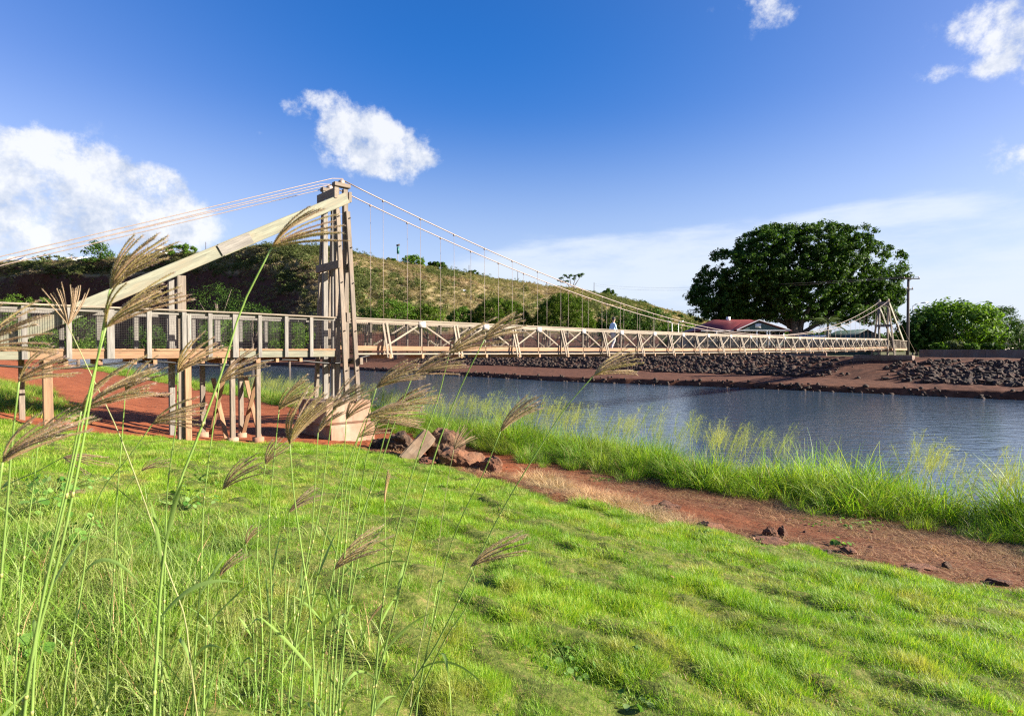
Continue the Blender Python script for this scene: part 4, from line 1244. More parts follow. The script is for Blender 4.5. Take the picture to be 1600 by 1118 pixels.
def hipped_house():
    Z = 103.0
    x0 = (1100 - CXP) / FPX * Z; x1 = (1226 - CXP) / FPX * Z
    g = CZ - 1.0
    b = ((x0 + x1) / 2, Z + 5, g)
    root = empty('red_roof_house', b, 'green walled house with a dark red hipped roof under the great tree', 'house')
    M = Matrix.Translation(Vector(b))
    ez = W(1160, 516, Z)[2]; rz = W(1160, 499, Z + 5)[2]
    mb = MB(); mb.box((x0, Z, g), (x1, Z + 10, ez)); mb.build('wall', WALL_TEAL, root, M)
    ov = .9
    a = [(x0 - ov, Z - ov, ez), (x1 + ov, Z - ov, ez), (x1 + ov, Z + 10 + ov, ez), (x0 - ov, Z + 10 + ov, ez), (x0 + 3.6, Z + 5, rz), (x1 - 4.2, Z + 5, rz)]
    low = [(p[0], p[1], p[2] - .16) for p in a[:4]]
    mb = MB(); mb.add(a + low, [(0, 1, 5, 4), (2, 3, 4, 5), (0, 6, 7, 1), (1, 7, 8, 2), (2, 8, 9, 3), (3, 9, 6, 0), (6, 9, 8, 7)], [(1, 2, 5), (3, 0, 4)])
    roof = mb.build('roof', ROOF_RED, root, M)
    # porch gable on the front
    gx0 = (1143 - CXP) / FPX * Z; gx1 = (1222 - CXP) / FPX * Z; gc = (gx0 + gx1) / 2 - .8
    gz1 = W(1174, 500, Z - 1.4)[2]; ge = ez + .05
    y0 = Z - 2.6
    A = [(gx0, y0, ge), (gc, y0, gz1), (gx1, y0, ge), (gx0, Z + 3, ge), (gc, Z + 4, gz1), (gx1, Z + 3, ge)]
    mb = MB(); mb.add(A + [(p[0], p[1], p[2] - .18) for p in A], [(0, 1, 4, 3), (1, 2, 5, 4), (6, 9, 10, 7), (7, 10, 11, 8), (0, 6, 7, 1), (1, 7, 8, 2)]); mb.build('porch_roof', ROOF_RED, root, M)
    mb = MB(); mb.add([(gx0 + .8, y0 + .25, ge - .1), (gc, y0 + .25, gz1 - .35), (gx1 - .8, y0 + .25, ge - .1)], None, [(0, 2, 1)]); gab = mb.build('gable', WALL_TEAL, root, M)
    mb = MB(); mb.box((gc - .55, y0 + .12, ge + .35), (gc + .45, y0 + .22, ge + 1.05)); mb.build('vent', WHITE, gab, M)
    for (p, q) in (((gx0 - .1, y0 - .04, ge - .02), (gc, y0 - .04, gz1 - .02)), ((gc, y0 - .04, gz1 - .02), (gx1 + .1, y0 - .04, ge - .02)), ((gx0 - .1, y0 - .02, ge - .14), (gx1 + .1, y0 - .02, ge - .14))):
        timber('barge_board', p, q, .08, .15, WHITE, root)
    timber('fascia', (x0 - ov, Z - ov - .06, ez - .1), (gx0, Z - ov - .06, ez - .06), .06, .12, WHITE, root)
    for px in (1120, 1199, 1183, 1203):
        x = (px - CXP) / FPX * y0
        timber('porch_post', (x, y0 + .2, g), (x, y0 + .2, ge - .2), .2, .2, WHITE, root, up=(0, 1, 0))
    mb = MB(); xa = (1140 - CXP) / FPX * Z; xb = (1160 - CXP) / FPX * Z; mb.box((xa, Z - .12, g), (xb, Z - .01, ez - .2)); mb.build('siding_panel', WALL_TAN, root, M)
    for pa, pb in ((1103, 1116), (1125, 1132), (1164, 1172), (1176, 1182), (1186, 1198), (1206, 1210), (1218, 1223)):
        xa = (pa - CXP) / FPX * Z; xb = (pb - CXP) / FPX * Z
        mb = MB(); zt, zb = ez - .35, ez - 1.9
        for lo, hi in (((xa - .12, zb - .12), (xa, zt + .12)), ((xb, zb - .12), (xb + .12, zt + .12)), ((xa, zt), (xb, zt + .12)), ((xa, zb - .12), (xb, zb))):
            mb.box((lo[0], Z - .10, lo[1]), (hi[0], Z - .004, hi[1]))
        f = mb.build('window', WHITE, root, M)
        mb = MB(); mb.box((xa + .001, Z - .05, zb + .001), (xb - .001, Z - .006, zt - .001)); mb.build('pane', GLASS, f, M)
    mb = MB(); mb.box((x0 + 6, Z + 4.6, rz - .3), (x0 + 6.6, Z + 5.2, rz + .5)); mb.build('chimney', WHITE, roof, M)
hipped_house()

def gable_house(name, label, px0, px1, y_eave, y_ridge, Z, depth, wall, roof, ridge='x', base=None, wins=0, group=None, cat='house'):
    x0 = (px0 - CXP) / FPX * Z; x1 = (px1 - CXP) / FPX * Z
    ez = W(px0, y_eave, Z)[2]; rz = W(px0, y_ridge, Z)[2]
    g = base if base is not None else CZ - 1.0
    g = min(g, ez - .5)
    root = empty(name, ((x0 + x1) / 2, Z + depth / 2, g), label, cat, group)
    M = Matrix.Translation(Vector(((x0 + x1) / 2, Z + depth / 2, g)))
    mb = MB(); mb.box((x0, Z, g), (x1, Z + depth, ez))
    if ridge == 'y':
        xm = (x0 + x1) / 2
        mb.add([(x0, Z + .002, ez), (x1, Z + .002, ez), (xm, Z + .002, rz - .1), (x0, Z + depth, ez), (x1, Z + depth, ez), (xm, Z + depth, rz - .1)], None, [(0, 1, 2), (4, 3, 5)])
    mb.build('wall', wall, root, M)
    o = .4
    if ridge == 'x':
        ym = Z + depth / 2
        a = [(x0 - o, Z - o, ez), (x1 + o, Z - o, ez), (x1 + o, ym, rz), (x0 - o, ym, rz), (x0 - o, Z + depth + o, ez), (x1 + o, Z + depth + o, ez)]
        q = [(0, 1, 2, 3), (3, 2, 5, 4)]
    else:
        xm = (x0 + x1) / 2
        a = [(x0 - o, Z - o, ez), (x0 - o, Z + depth + o, ez), (xm, Z + depth + o, rz), (xm, Z - o, rz), (x1 + o, Z + depth + o, ez), (x1 + o, Z - o, ez)]
        q = [(0, 3, 2, 1), (3, 5, 4, 2)]
    lo = [(p[0], p[1], p[2] - .15) for p in a]
    q2 = [tuple(i + 6 for i in reversed(f)) for f in q]
    edge = [(0, 1, 7, 6), (1, 2, 8, 7), (2, 3, 9, 8), (3, 0, 6, 9)]
    mb = MB(); mb.add(a + lo, q + q2 + edge); mb.build('roof', roof, root, M)
    for k in range(wins):
        xa = x0 + (x1 - x0) * (k + .35) / wins; xb = x0 + (x1 - x0) * (k + .75) / wins
        mb = MB(); mb.box((xa, Z - .06, g + (ez - g) * .4), (xb, Z - .003, g + (ez - g) * .85)); w = mb.build('window', WHITE, root, M)
        mb = MB(); mb.box((xa + .12, Z - .09, g + (ez - g) * .4 + .12), (xb - .12, Z - .062, g + (ez - g) * .85 - .12)); mb.build('pane', GLASS, w, M)
    return root
def houses():
    gable_house('low_house', 'low house with a pale blue roof right of the great trunk', 1262, 1312, 530, 522, 112, 9, WALL_TAN, ROOF_BLUE, wins=4)
    gable_house('low_house', 'low house with a red roof between blue roof and dark green roof', 1308, 1336, 530, 522, 115, 9, WALL_TAN, ROOF_RED, wins=2)
    gable_house('low_house', 'dark green shed with a sloping pale edged roof behind the far tower', 1328, 1376, 528, 514, 95, 8, WALL_TEAL, ROOF_GREEN, 'y', wins=2)
    gable_house('low_house', 'white block building peeking above the blue roof', 1331, 1342, 519, 515, 125, 6, WHITE, ROOF_WHITE, wins=1)
    gable_house('gable_house', 'grey gabled house with white trim behind the right shrubs', 1524, 1584, 537, 521, 100, 10, WALL_TAN, ROOF_WHITE, 'y', wins=1)
    gable_house('low_house', 'white walled house top between gabled house and leafy tree', 1543, 1555, 521, 515, 128, 6, WHITE, ROOF_WHITE)
    gable_house('low_house', 'dark roofed low house behind the mesh left of the red roof', 1070, 1092, 528, 522, 118, 6, WALL_TAN, ROOF_GREEN)
    for px0, px1, ye, yr, lab in [(12, 34, 406, 400, 'white house on the cliff top at the picture left edge'), (122, 142, 405, 400, 'low grey roofed house on the ridge left of the tall dark tree'),
                                  (104, 116, 404, 400, 'small tan house on the ridge beside the tiny palm'), (244, 262, 389, 382, 'pale gabled house on the ridge behind the big plume'),
                                  (698, 712, 434, 429, 'white house on the ridge right of the umbrella tree'), (714, 728, 438, 433, 'tan roofed house on the ridge by the thin pole'), (1088, 1100, 503, 498, 'small house far off at the low ridge end')]:
        pm = (px0 + px1) / 2
        p = on_hill(pm, 1.04)
        gable_house('ridge_house', lab, px0, px1, ye, yr, float(p[1]), 7, WHITE, ROOF_WHITE if 'grey' in lab or 'white' in lab else WALL_TAN, base=float(p[2]) - 1.5, wins=2, group='houses along the ridge')
    p = on_hill(724, .55)
    gable_house('water_tank_shed', 'small white shed standing alone on the scrub slope', 721, 727, 456, 452, float(p[1]) - 1, 1.6, WHITE, ROOF_WHITE, base=float(p[2]) - 1, wins=1, cat='shed')
houses()

def poles():
    def pole(label, px, ytop, Z, base_z, r, arms=(), cat='utility pole', name='utility_pole', mat=POLE):
        x = (px - CXP) / FPX * Z
        top = W(px, ytop, Z)[2]
        root = empty(name, (x, Z, base_z), label, cat)
        M = Matrix.Translation(Vector((x, Z, base_z)))
        mb = MB(); mb.tube([(x, Z, base_z - .5), (x, Z, (top + base_z) / 2), (x, Z, top)], [r * 1.15, r, r * .85], 9); mb.build('pole_shaft', mat, root, M, smooth=True)
        for y_, a, b in arms:
            z = W(px, y_, Z)[2]
            timber('crossarm', ((a - CXP) / FPX * Z, Z - r, z), ((b - CXP) / FPX * Z, Z - r, z), .12, .14, mat, root)
            for q in (a + 1, b - 1):
                xx = (q - CXP) / FPX * Z
                m2 = MB(); m2.tube([(xx, Z - r, z + .05), (xx, Z - r, z + .3)], [.06, .05], 6); m2.build('insulator', STEEL, root, M)
        return root, np.array([x, Z, top])
    r1, top = pole('tall dark utility pole with crossarm behind the far tower', 1418, 434, 76, CZ - .95, .17, [(435.5, 1409, 1434), (452, 1414, 1424)])
    # street lamp arm on a pole of its own
    Z = 92; x = (1426 - CXP) / FPX * Z
    root = empty('street_lamp', (x, Z, CZ - .95), 'street lamp with a long arm reaching right above the leafy tree', 'street lamp')
    M = Matrix.Translation(Vector((x, Z, CZ - .95)))
    mb = MB(); mb.tube([(x, Z, CZ - 1.3), (x, Z, W(1426, 478, Z)[2])], [.12, .08], 8); mb.build('pole_shaft', YELLOWLAMP, root, M)
    a = [W(1426, 478, Z), W(1432, 475, Z), W(1441, 473, Z)]
    mb = MB(); mb.tube(a, .05, 6); arm = mb.build('lamp_arm', YELLOWLAMP, root, M)
    mb = MB(); p = W(1445, 472.6, Z); mb.obox(p, (.42, 0, .03), (0, .17, 0), (0, 0, .08)); mb.build('lamp_head', YELLOWLAMP, root, M)
    for px, yt, lab in [(547, 380, 'thin dark pole on the ridge just right of the near tower'), (733, 414, 'thin pole on the ridge above the tan roofed house'), (809, 423, 'thin pole on the bare ridge left of the windswept tree'), (928, 441, 'thin pole on the ridge right of the windswept tree'), (323, 378, 'faint thin pole on the ridge above the timber brace')]:
        p = on_hill(px, 1.0)
        pole(lab, px, yt, float(p[1]), float(p[2]) - .5, .16)
    p = on_hill(622, 1.0)
    r2, t2 = pole('pale post with a green signal head on the ridge', 622, 396, float(p[1]), float(p[2]) - .5, .14, cat='post', name='signal_post', mat=WALL_TAN)
    Zh = float(p[1])
    M = WM[r2.name]
    mb = MB(); c = W(622, 391, Zh); mb.obox(c, (.5, 0, 0), (0, .5, 0), (0, 0, 1.6)); mb.build('signal_head', plain('green_box', (.02, .12, .10), .5), r2, M)
    mb = MB(); c = W(622, 383, Zh); mb.obox(c, (.75, 0, .25), (0, .4, 0), (-.1, 0, .35)); mb.build('signal_top', POLE, r2, M)
    for px, lab in [(1050, 'small white street light arm over the light green bush'), (1060, 'white street light arm right of the other over the bush')]:
        Z = 145; x = (px - CXP) / FPX * Z
        root = empty('street_lamp', (x, Z, CZ - 1), lab, 'street lamp'); M = Matrix.Translation(Vector((x, Z, CZ - 1)))
        mb = MB(); mb.tube([(x, Z, CZ - 1.2), W(px, 505, Z)], .1, 6); mb.build('pole_shaft', WHITE, root, M)
        s = -1 if px == 1050 else 1
        mb = MB(); mb.tube([W(px, 505, Z), W(px + 3 * s, 502.5, Z), W(px + 8 * s, 501, Z)], .09, 6); mb.build('lamp_arm', WHITE, root, M)
    # wires
    e = W(928, 443, float(on_hill(928, 1.0)[1]))
    for k, dz in enumerate((0, -.35)):
        p0 = np.array([(1411 + 20 * k - CXP) / FPX * 76, 75.8, W(1418, 434, 76)[2] + .1]); p1 = e + [0, 0, -1.0 * k]
        pts = [p0 + (p1 - p0) * s + np.array([0, 0, -22.0 * s * (1 - s)]) * (1 + .25 * k) * .35 for s in np.linspace(0, 1, 40)]
        mb = MB(); mb.tube(pts, .024, 5, cap=False); o = mb.build('power_line', STEEL)
        tag(o, ['upper power line crossing the great tree from the utility pole', 'lower sagging power line crossing the great tree from the utility pole'][k], 'power line')
poles()

# ------------------------------------------------------------------ the suspension footbridge
def bridge():
    root = empty('suspension_footbridge', BP(0, 0, -3.0), 'wooden suspension footbridge with timber towers crossing the river', 'bridge')
    A = lambda nm, p0, p1, w, h, m, par, up=(0, 0, 1), lab=None: timber(nm, p0, p1, w, h, m, par, up, lab)
    UP = (0, 0, 1); UD = (U[0], U[1], 0); ND = (NN[0], NN[1], 0)
    HW = .47                                           # half width of the span
    def deck_z(s): return 0.0 - .42 * (s / SPAN) * (1 - s / SPAN) * 1.35 + .15 * s / SPAN
    # --- piers
    def pier(s0, s1, zt, zm, zb, lab, mat, hw=1.35):
        e = empty('pier', BP((s0 + s1) / 2, 0, zb), parent=root)
        e['label'] = lab
        A('upper_block', BP(s0, 0, (zt + zm) / 2), BP(s1, 0, (zt + zm) / 2), hw * 2, zt - zm, mat, e)
        A('lower_block', BP(s0 + .12, 0, (zm + zb) / 2 - .16), BP(s1 + .1, 0, (zm + zb) / 2 - .16), hw * 2 + .16, zm - zb + .3, mat, e)
    pier(-.86, .70, -1.72, -2.45, -3.0, 'pinkish stained concrete pier under the near tower', CONC_PINK, 1.08)
    pier(SPAN - .6, SPAN + .7, -.75, -1.2, -1.9, 'low concrete footing under the far tower', CONC_GREY, 3.0)
    # --- towers
    def tower(s0, dirn, base, top, lab, deck):
        e = empty('tower', BP(s0, 0, base), parent=root); e['label'] = lab
        for sd in (-1, 1):
            for j in (-1, 1):
                ss = s0 + j * .16 * 1.0
                # vertical post and raking leg, paired fore and aft
                A('post', BP(ss - .02, sd * HW * .98, base), BP(ss - .02, sd * HW * .90, top - (.05 if j > 0 else 0)), .13, .17, WOOD_GREY if sd < 0 else WOOD, e, UD)
                A('raking_leg', BP(ss + .04 * j, sd * (HW + .70), base), BP(ss + .02 * j, sd * (HW + .05), top - .80), .10, .15, WOOD, e, UD)
            A('spacer_block', BP(s0, sd * (HW + .33), 1.15 + deck - .25), BP(s0, sd * (HW + .33), 1.15 + deck + .05), .24, .13, WOOD, e, UD)
            A('cap_block', BP(s0 - .28, sd * HW * .95, top + .06), BP(s0 + .28, sd * HW * .95, top + .06), .22, .13, WOOD, e)
            m2 = MB(); m2.tube([BP(s0, sd * HW * .95 - .08, top + .16), BP(s0, sd * HW * .95 + .08, top + .16)], .09, 10); m2.build('cable_saddle', STEEL, e)
        A('cross_beam', BP(s0 - .30, -HW - .2, top - .28), BP(s0 - .30, HW + .2, top - .28), .10, .34, WOOD, e)
        A('cross_beam', BP(s0 + .30, -HW - .05, top - .28), BP(s0 + .30, HW + .03, top - .28), .10, .34, WOOD, e)
        A('cross_beam', BP(s0 - .27, -HW - .38, 2.78), BP(s0 - .27, HW + .38, 2.78), .09, .26, WOOD, e)
        A('cross_beam', BP(s0 + .26, -HW - .2, 2.78), BP(s0 + .26, HW + .2, 2.78), .09, .26, WOOD, e)
        A('cross_beam', BP(s0 + .30, -HW - .7, deck - .40), BP(s0 + .30, HW + .75, deck - .40), .10, .22, WOOD, e)
        m2 = MB(); m2.obox(BP(s0 - dirn * .38, HW * .2, top - .55), np.array(UD) * .03, np.array(ND) * .06, (0, 0, .14)); m2.build('floodlight', PLATE, e)
        return e
    tower(0, 1, -1.72, 5.42, 'near timber tower of splayed legs', 0.0)
    tower(SPAN, -1, -.75, 5.72, 'far timber tower by the great tree', .15)
    def bolt(p, n, par, r=.022):
        n = np.asarray(n, float); p = np.asarray(p, float)
        m2 = MB(); m2.tube([p, p + n * .03], r, 6); m2.build('bolt', POLE, par)
    for sd in (1,):
        for z in (4.4, 3.4, 2.2, .6, -.7):
            for j in (-1, 1):
                f = (z + 1.72) / (4.62 + 1.72)
                o_ = (HW + .70) + (.05 - .70) * min(f, 1)
                bolt(BP(j * .20 + .02, o_ + .075, z), (NN[0], NN[1], 0), root, .024)
    # --- raking brace beams from the tower heads to the ends of the approaches
    for sd in (-1, 1):
        for (s0, s1, zt, zb, jt) in ((.12, -9.0, 5.06, -.12, .43), (SPAN - .1, SPAN + 8.6, 5.4, .0, .5)):
            o = sd * (HW + .10)
            k = 1 if s0 < 1 else -1
            P = lambda q: BP(s0 + (s1 - s0) * q, o, zt + (zb - zt) * q)
            A('brace_beam', P(0), P(jt - .001), .14, .37, WOOD_GREEN, root)
            A('brace_beam', P(jt + .001), P(1), .13, .355, WOOD_GREEN, root)
            A('splice_plate', tuple(np.array(P(jt - .09)) + np.array([*NN, 0]) * sd * .09), tuple(np.array(P(jt + .004)) + np.array([*NN, 0]) * sd * .09), .04, .31, WOOD_GREY, root)
    # --- main cables, backstays, hangers
    z0, a = .98, (5.60 - .98) / (SPAN / 2) ** 2
    def cz_(s): return z0 + a * (s - SPAN / 2) ** 2
    for sd in (-1, 1):
        o = sd * HW * .95
        mb = MB(); mb.tube([BP(s, o, cz_(s) + .08) for s in np.linspace(0, SPAN, 90)], .021, 6); mb.build('main_cable', STEEL, root, smooth=True)
        for j in (-1, 1):
            mb = MB(); mb.tube([BP(.05, o + j * .03, 5.62 + j * .09), BP(-.35, o + j * .05, 5.54 + j * .09), BP(-8.4, o * 1.2, 2.12 + j * .05), BP(-15.5, o * 1.4, -1.2 + j * .02)], .013, 6); mb.build('backstay_cable', STEEL, root, smooth=True)
            mb = MB(); mb.tube([BP(SPAN - .05, o + j * .03, 5.85), BP(SPAN + 14, o * 1.3, -.6)], .020, 6); mb.build('backstay_cable', STEEL, root, smooth=True)
    NODE = 1.58
    nodes = [k * NODE for k in range(1, 44)]
    for s in nodes:
        zc = cz_(s)
        for sd in (-1, 1):
            o = sd * HW * .95
            if zc - (deck_z(s) + 1.06) > .12:
                mb = MB(); mb.tube([BP(s, o, zc + .05), BP(s, o, deck_z(s) - .2)], .0065, 5); h = mb.build('hanger', STEEL, root)
                mb = MB(); mb.obox(BP(s, o, zc + .06), np.array(UD) * .03, np.array(ND) * .026, (0, 0, .038)); mb.build('clamp', STEEL, h)
    # --- span: floor beams, stringers, boards
    mbb = MB()
    nb = int(SPAN / .16)
    for k in range(nb):
        s = .45 + k * (SPAN - .9) / nb
        c = BP(s, RNG.normal(0, .008), deck_z(s) - .03 + RNG.normal(0, .002))
        mbb.obox(c, np.array(UD) * .072, np.array(ND) * (HW + .02), (0, 0, .022))
    bo = mbb.build('deck_boards', WOOD_RED, root); bo['kind'] = 'stuff'
    for k, s in enumerate(nodes):
        long_ = k % 2 == 0
        w = HW + (.46 if long_ else .13)
        A('floor_beam', BP(s, -w, deck_z(s) - .25), BP(s, w, deck_z(s) - .25), .10, .15, WOOD_RED, root)
    for sd in (-1, 1):
        rl = empty('span_railing', BP(SPAN / 2, sd * HW, 0), parent=root)
        rl['label'] = 'trussed timber railing on the near side of the span' if sd > 0 else 'trussed timber railing on the far side of the span'
        o = sd * HW
        pts = [.35] + nodes + [SPAN - .35]
        RH = 1.04
        for k in range(len(pts) - 1):
            s0, s1 = pts[k], pts[k + 1]
            zA, zB = deck_z(s0), deck_z(s1)
            if k % 2 == 0 or k == len(pts) - 2:
                s2 = pts[min(k + 2, len(pts) - 1)]
                zC = deck_z(s2)
                A('top_rail', BP(s0 + .006, o + sd * .03, zA + RH + .02), BP(s2 - .006, o + sd * .03, zC + RH + .02), .16, .045, WOOD_PALE, rl)
                A('rail_board', BP(s0 + .006, o + sd * .055, zA + RH - .07), BP(s2 - .006, o + sd * .055, zC + RH - .07), .04, .10, WOOD_PALE, rl)
                A('kick_board', BP(s0 + .02, o + sd * .035, zA + .03), BP(s2 - .02, o + sd * .035, zC + .03), .05, .17, WOOD_RED, rl)
                A('lower_rail', BP(s0 + .006, o + sd * .07, zA - .165), BP(s2 - .006, o + sd * .07, zC - .165), .045, .055, WOOD_PALE, rl)
        for k, s in enumerate(nodes):
            z = deck_z(s)
            A('railing_post', BP(s, o, z - .16), BP(s, o, z + RH - .01), .075, .06, WOOD, rl, UD)
            if k % 2 == 0:
                # doubled outrigger brace from the rail down to the long floor beam end
                for j in (-1, 1):
                    A('outrigger_brace', BP(s + j * .075, o + sd * .05, z + RH - .05), BP(s + j * .075, o + sd * .42, z - .30), .035, .08, WOOD_PALE, rl, UD)
            else:
                m2 = MB(); m2.obox(BP(s, o + sd * .085, z + RH - .09), np.array(UD) * .155, np.array(ND) * .006, (0, 0, .13)); m2.build('gusset_plate', PLATE, rl)
                for j in (-1, 1):
                    s2 = s + j * NODE
                    A('diagonal', BP(s + j * .1, o + sd * .03, z + RH - .13), BP(s2 - j * .12, o + sd * .03, deck_z(s2) + .14), .04, .065, WOOD_PALE, rl, UP)
            s3 = s + NODE / 2
        mw = MB()
        for q in range(14):
            zz = .09 + q * .066
            for k in range(len(pts) - 1):
                mw.bar(BP(pts[k], o - sd * .045, deck_z(pts[k]) + zz), BP(pts[k + 1], o - sd * .045, deck_z(pts[k + 1]) + zz), .0042, .0042)
        for s in np.arange(.4, SPAN - .4, .075):
            mw.bar(BP(s, o - sd * .0495, deck_z(s) + .05), BP(s, o - sd * .0495, deck_z(s) + 1.0), .0042, .0042, UD)
        w_ = mw.build('wire_mesh', WIRE, rl)
    # --- near approach: a wider boardwalk on posts
    AW = .78
    ppx = [-330, -240, -160, -80, 0, 70, 134, 194, 250, 301, 339, 376, 412, 451, 488]
    ps = [(936.0 / (70 - .0406 * p) - 19.2) / .6879 - .45 for p in ppx]
    mbb = MB()
    s = ps[0]
    while s < -.45:
        mbb.obox(BP(s, RNG.normal(0, .008), -.02 + RNG.normal(0, .002)), np.array(UD) * .068, np.array(ND) * (AW + .04), (0, 0, .025)); s += .15
    bo = mbb.build('deck_boards', WOOD_RED, root); bo['kind'] = 'stuff'
    for sd in (-1, 1):
        rl = empty('approach_railing', BP(-6, sd * AW, 0), parent=root)
        rl['label'] = 'mesh filled railing on the near side of the approach' if sd > 0 else 'mesh filled railing on the far side of the approach'
        o = sd * AW
        for k, s in enumerate(ps):
            w = .16 if k in (11, 7) else .11
            A('railing_post', BP(s, o + sd * .075, -.245), BP(s, o + sd * .075, 1.00), .075, w, WOOD_GREY, rl, UD)
            if k in (9,):
                A('railing_post', BP(s + .14, o, -.04), BP(s + .14, o, 1.00), .06, .1, WOOD_GREY, rl, UD)
        cuts = [ps[0] - .4, ps[2], ps[5] + .1, ps[8], ps[11] + .12, -.42]
        for k in range(len(cuts) - 1):
            A('top_rail', BP(cuts[k] + .005, o + sd * .04, 1.045), BP(cuts[k + 1] - .005, o + sd * .04, 1.045 if k < 4 else 1.02), .20, .042, WOOD_PALE, rl)
            A('rail_board', BP(cuts[k] + .005, o + sd * .01, .965), BP(cuts[k + 1] - .005, o + sd * .01, .965), .04, .09, WOOD_GREY, rl)
            A('edge_joist', BP(cuts[k] + .004, o + sd * .012, -.155), BP(cuts[k + 1] - .004, o + sd * .012, -.155), .05, .19, WOOD_GREEN if k in (1, 4) else WOOD_RED, rl)
            A('edge_board', BP(cuts[k] + .004, o + sd * .005, -.028), BP(cuts[k + 1] - .004, o + sd * .005, -.028), .09, .05, WOOD_RED, rl)
        mw = MB()
        s0, s1 = ps[0], -.45
        for q in range(20):
            mw.bar(BP(s0, o - sd * .03, .04 + q * .046), BP(s1, o - sd * .03, .04 + q * .046), .0034, .0034)
        for s in np.arange(s0, s1, .046):
            mw.bar(BP(s, o - sd * .0345, .0), BP(s, o - sd * .0345, .94), .0036, .0036, UD)
        mw.build('wire_mesh', WIRE, rl)
    # supports below the boardwalk
    def S(px): return (936.0 / (70 - .0406 * px) - 19.2) / .6879 - .45
    def leg(px, o, lean=0, w=.16, m=WOOD, top=-.26, lab=None, dz=0):
        s = S(px); p = BP(s, o, 0); g = float(gz(p[0], p[1])) - CZ
        A('support_post', BP(s, o + lean, g - .25), BP(s, o, top), w, w, m, root, UD, lab)
        if abs(o) > .5 and px > 320:
            m2 = MB(); q = BP(s, o + lean, g + .02); m2.obox(q, np.array(UD) * .13, np.array(ND) * .13, (0, 0, .12)); m2.build('footing_block', CONC_PINK, root)
    leg(103, .62, .25, .19, WOOD_RED); leg(70, -.7, 0, .12)
    leg(-60, .62, .1, .2); leg(-60, -.62, 0, .2); leg(-180, .62); leg(-180, -.62)
    for px, o in ((349, -.62), (374, .66), (408, -.62), (412, .66)):
        leg(px, o, 0, .13, WOOD)
    for px in (361, 411):
        s = S(px); p = BP(s, 0, 0); g = float(gz(p[0], p[1])) - CZ
        A('x_brace', BP(s, -.6, g + .1), BP(s, .62, -.9), .05, .12, WOOD_RED, root, UD)
        A('x_brace', BP(s + .08, .62, g + .1), BP(s + .08, -.6, -.9), .05, .12, WOOD_RED, root, UD)
        A('bearer', BP(s, -.72, -.33), BP(s, .78, -.33), .12, .17, WOOD_RED, root)
    # tall triple post carrying the brace beam
    sB = S(301)
    for sd in (-1, 1):
        o = sd * (HW + .10); p = BP(sB, o, 0); g = float(gz(p[0], p[1])) - CZ
        zt = 5.06 + (-.12 - 5.06) * (.12 - sB) / 9.12 - .24
        A('tall_post', BP(sB, o, g - .25), BP(sB, o, zt), .14, .22 if sd > 0 else .15, WOOD if sd > 0 else WOOD_GREY, root, UD)
    p = BP(S(308), .66, 0); g = float(gz(p[0], p[1])) - CZ
    A('support_post', BP(S(308), .68, g - .25), BP(S(308), .66, -.26), .15, .16, WOOD_RED, root, UD)
    A('bearer', BP(sB, -.75, -.34), BP(sB, .80, -.34), .14, .18, WOOD_RED, root)
    A('bearer', BP(S(103), -.75, -.36), BP(S(103), .80, -.36), .14, .2, WOOD_RED, root)
    for px in (130, 180, 230, 260, 330, 440, 475):
        A('bearer', BP(S(px), -.70, -.33), BP(S(px), .74, -.33), .09, .14, WOOD_RED, root)
    # gate and railings at the far landing
    for sd in (-1, 1):
        rl = empty('landing_railing', BP(SPAN + 4, sd * .75, 0), parent=root)
        for k in range(16):
            s = SPAN + .8 + k * .45
            A('baluster', BP(s, sd * .78, -.1), BP(s, sd * .78, 1.08), .05, .05 if k % 4 else .11, WOOD_PALE, rl, UD)
        A('top_rail', BP(SPAN + .45, sd * .78, 1.12), BP(SPAN + 7.8, sd * .78, 1.0), .12, .05, WOOD_PALE, rl)
        A('edge_joist', BP(SPAN + .45, sd * .8, -.06), BP(SPAN + 7.8, sd * .8, -.06), .05, .22, WOOD_RED, rl)
    mbb = MB()
    for k in range(50):
        mbb.obox(BP(SPAN + .5 + k * .15, 0, .10), np.array(UD) * .068, np.array(ND) * .76, (0, 0, .025))
    bo = mbb.build('deck_boards', WOOD_RED, root); bo['kind'] = 'stuff'
    # hose slung under the approach
    pts = []
    for s in np.linspace(ps[0], .9, 90):
        pts.append(BP(s, AW - .12, -.40 - .07 * math.sin((s + 1.2) * 1.75) + (.12 * max(0, s + .3))))
    mb = MB(); mb.tube(pts, .028, 7)
    tag(mb.build('black_hose', RUBBER, smooth=True), 'black hose sagging in waves under the approach boardwalk', 'hose')
bridge()

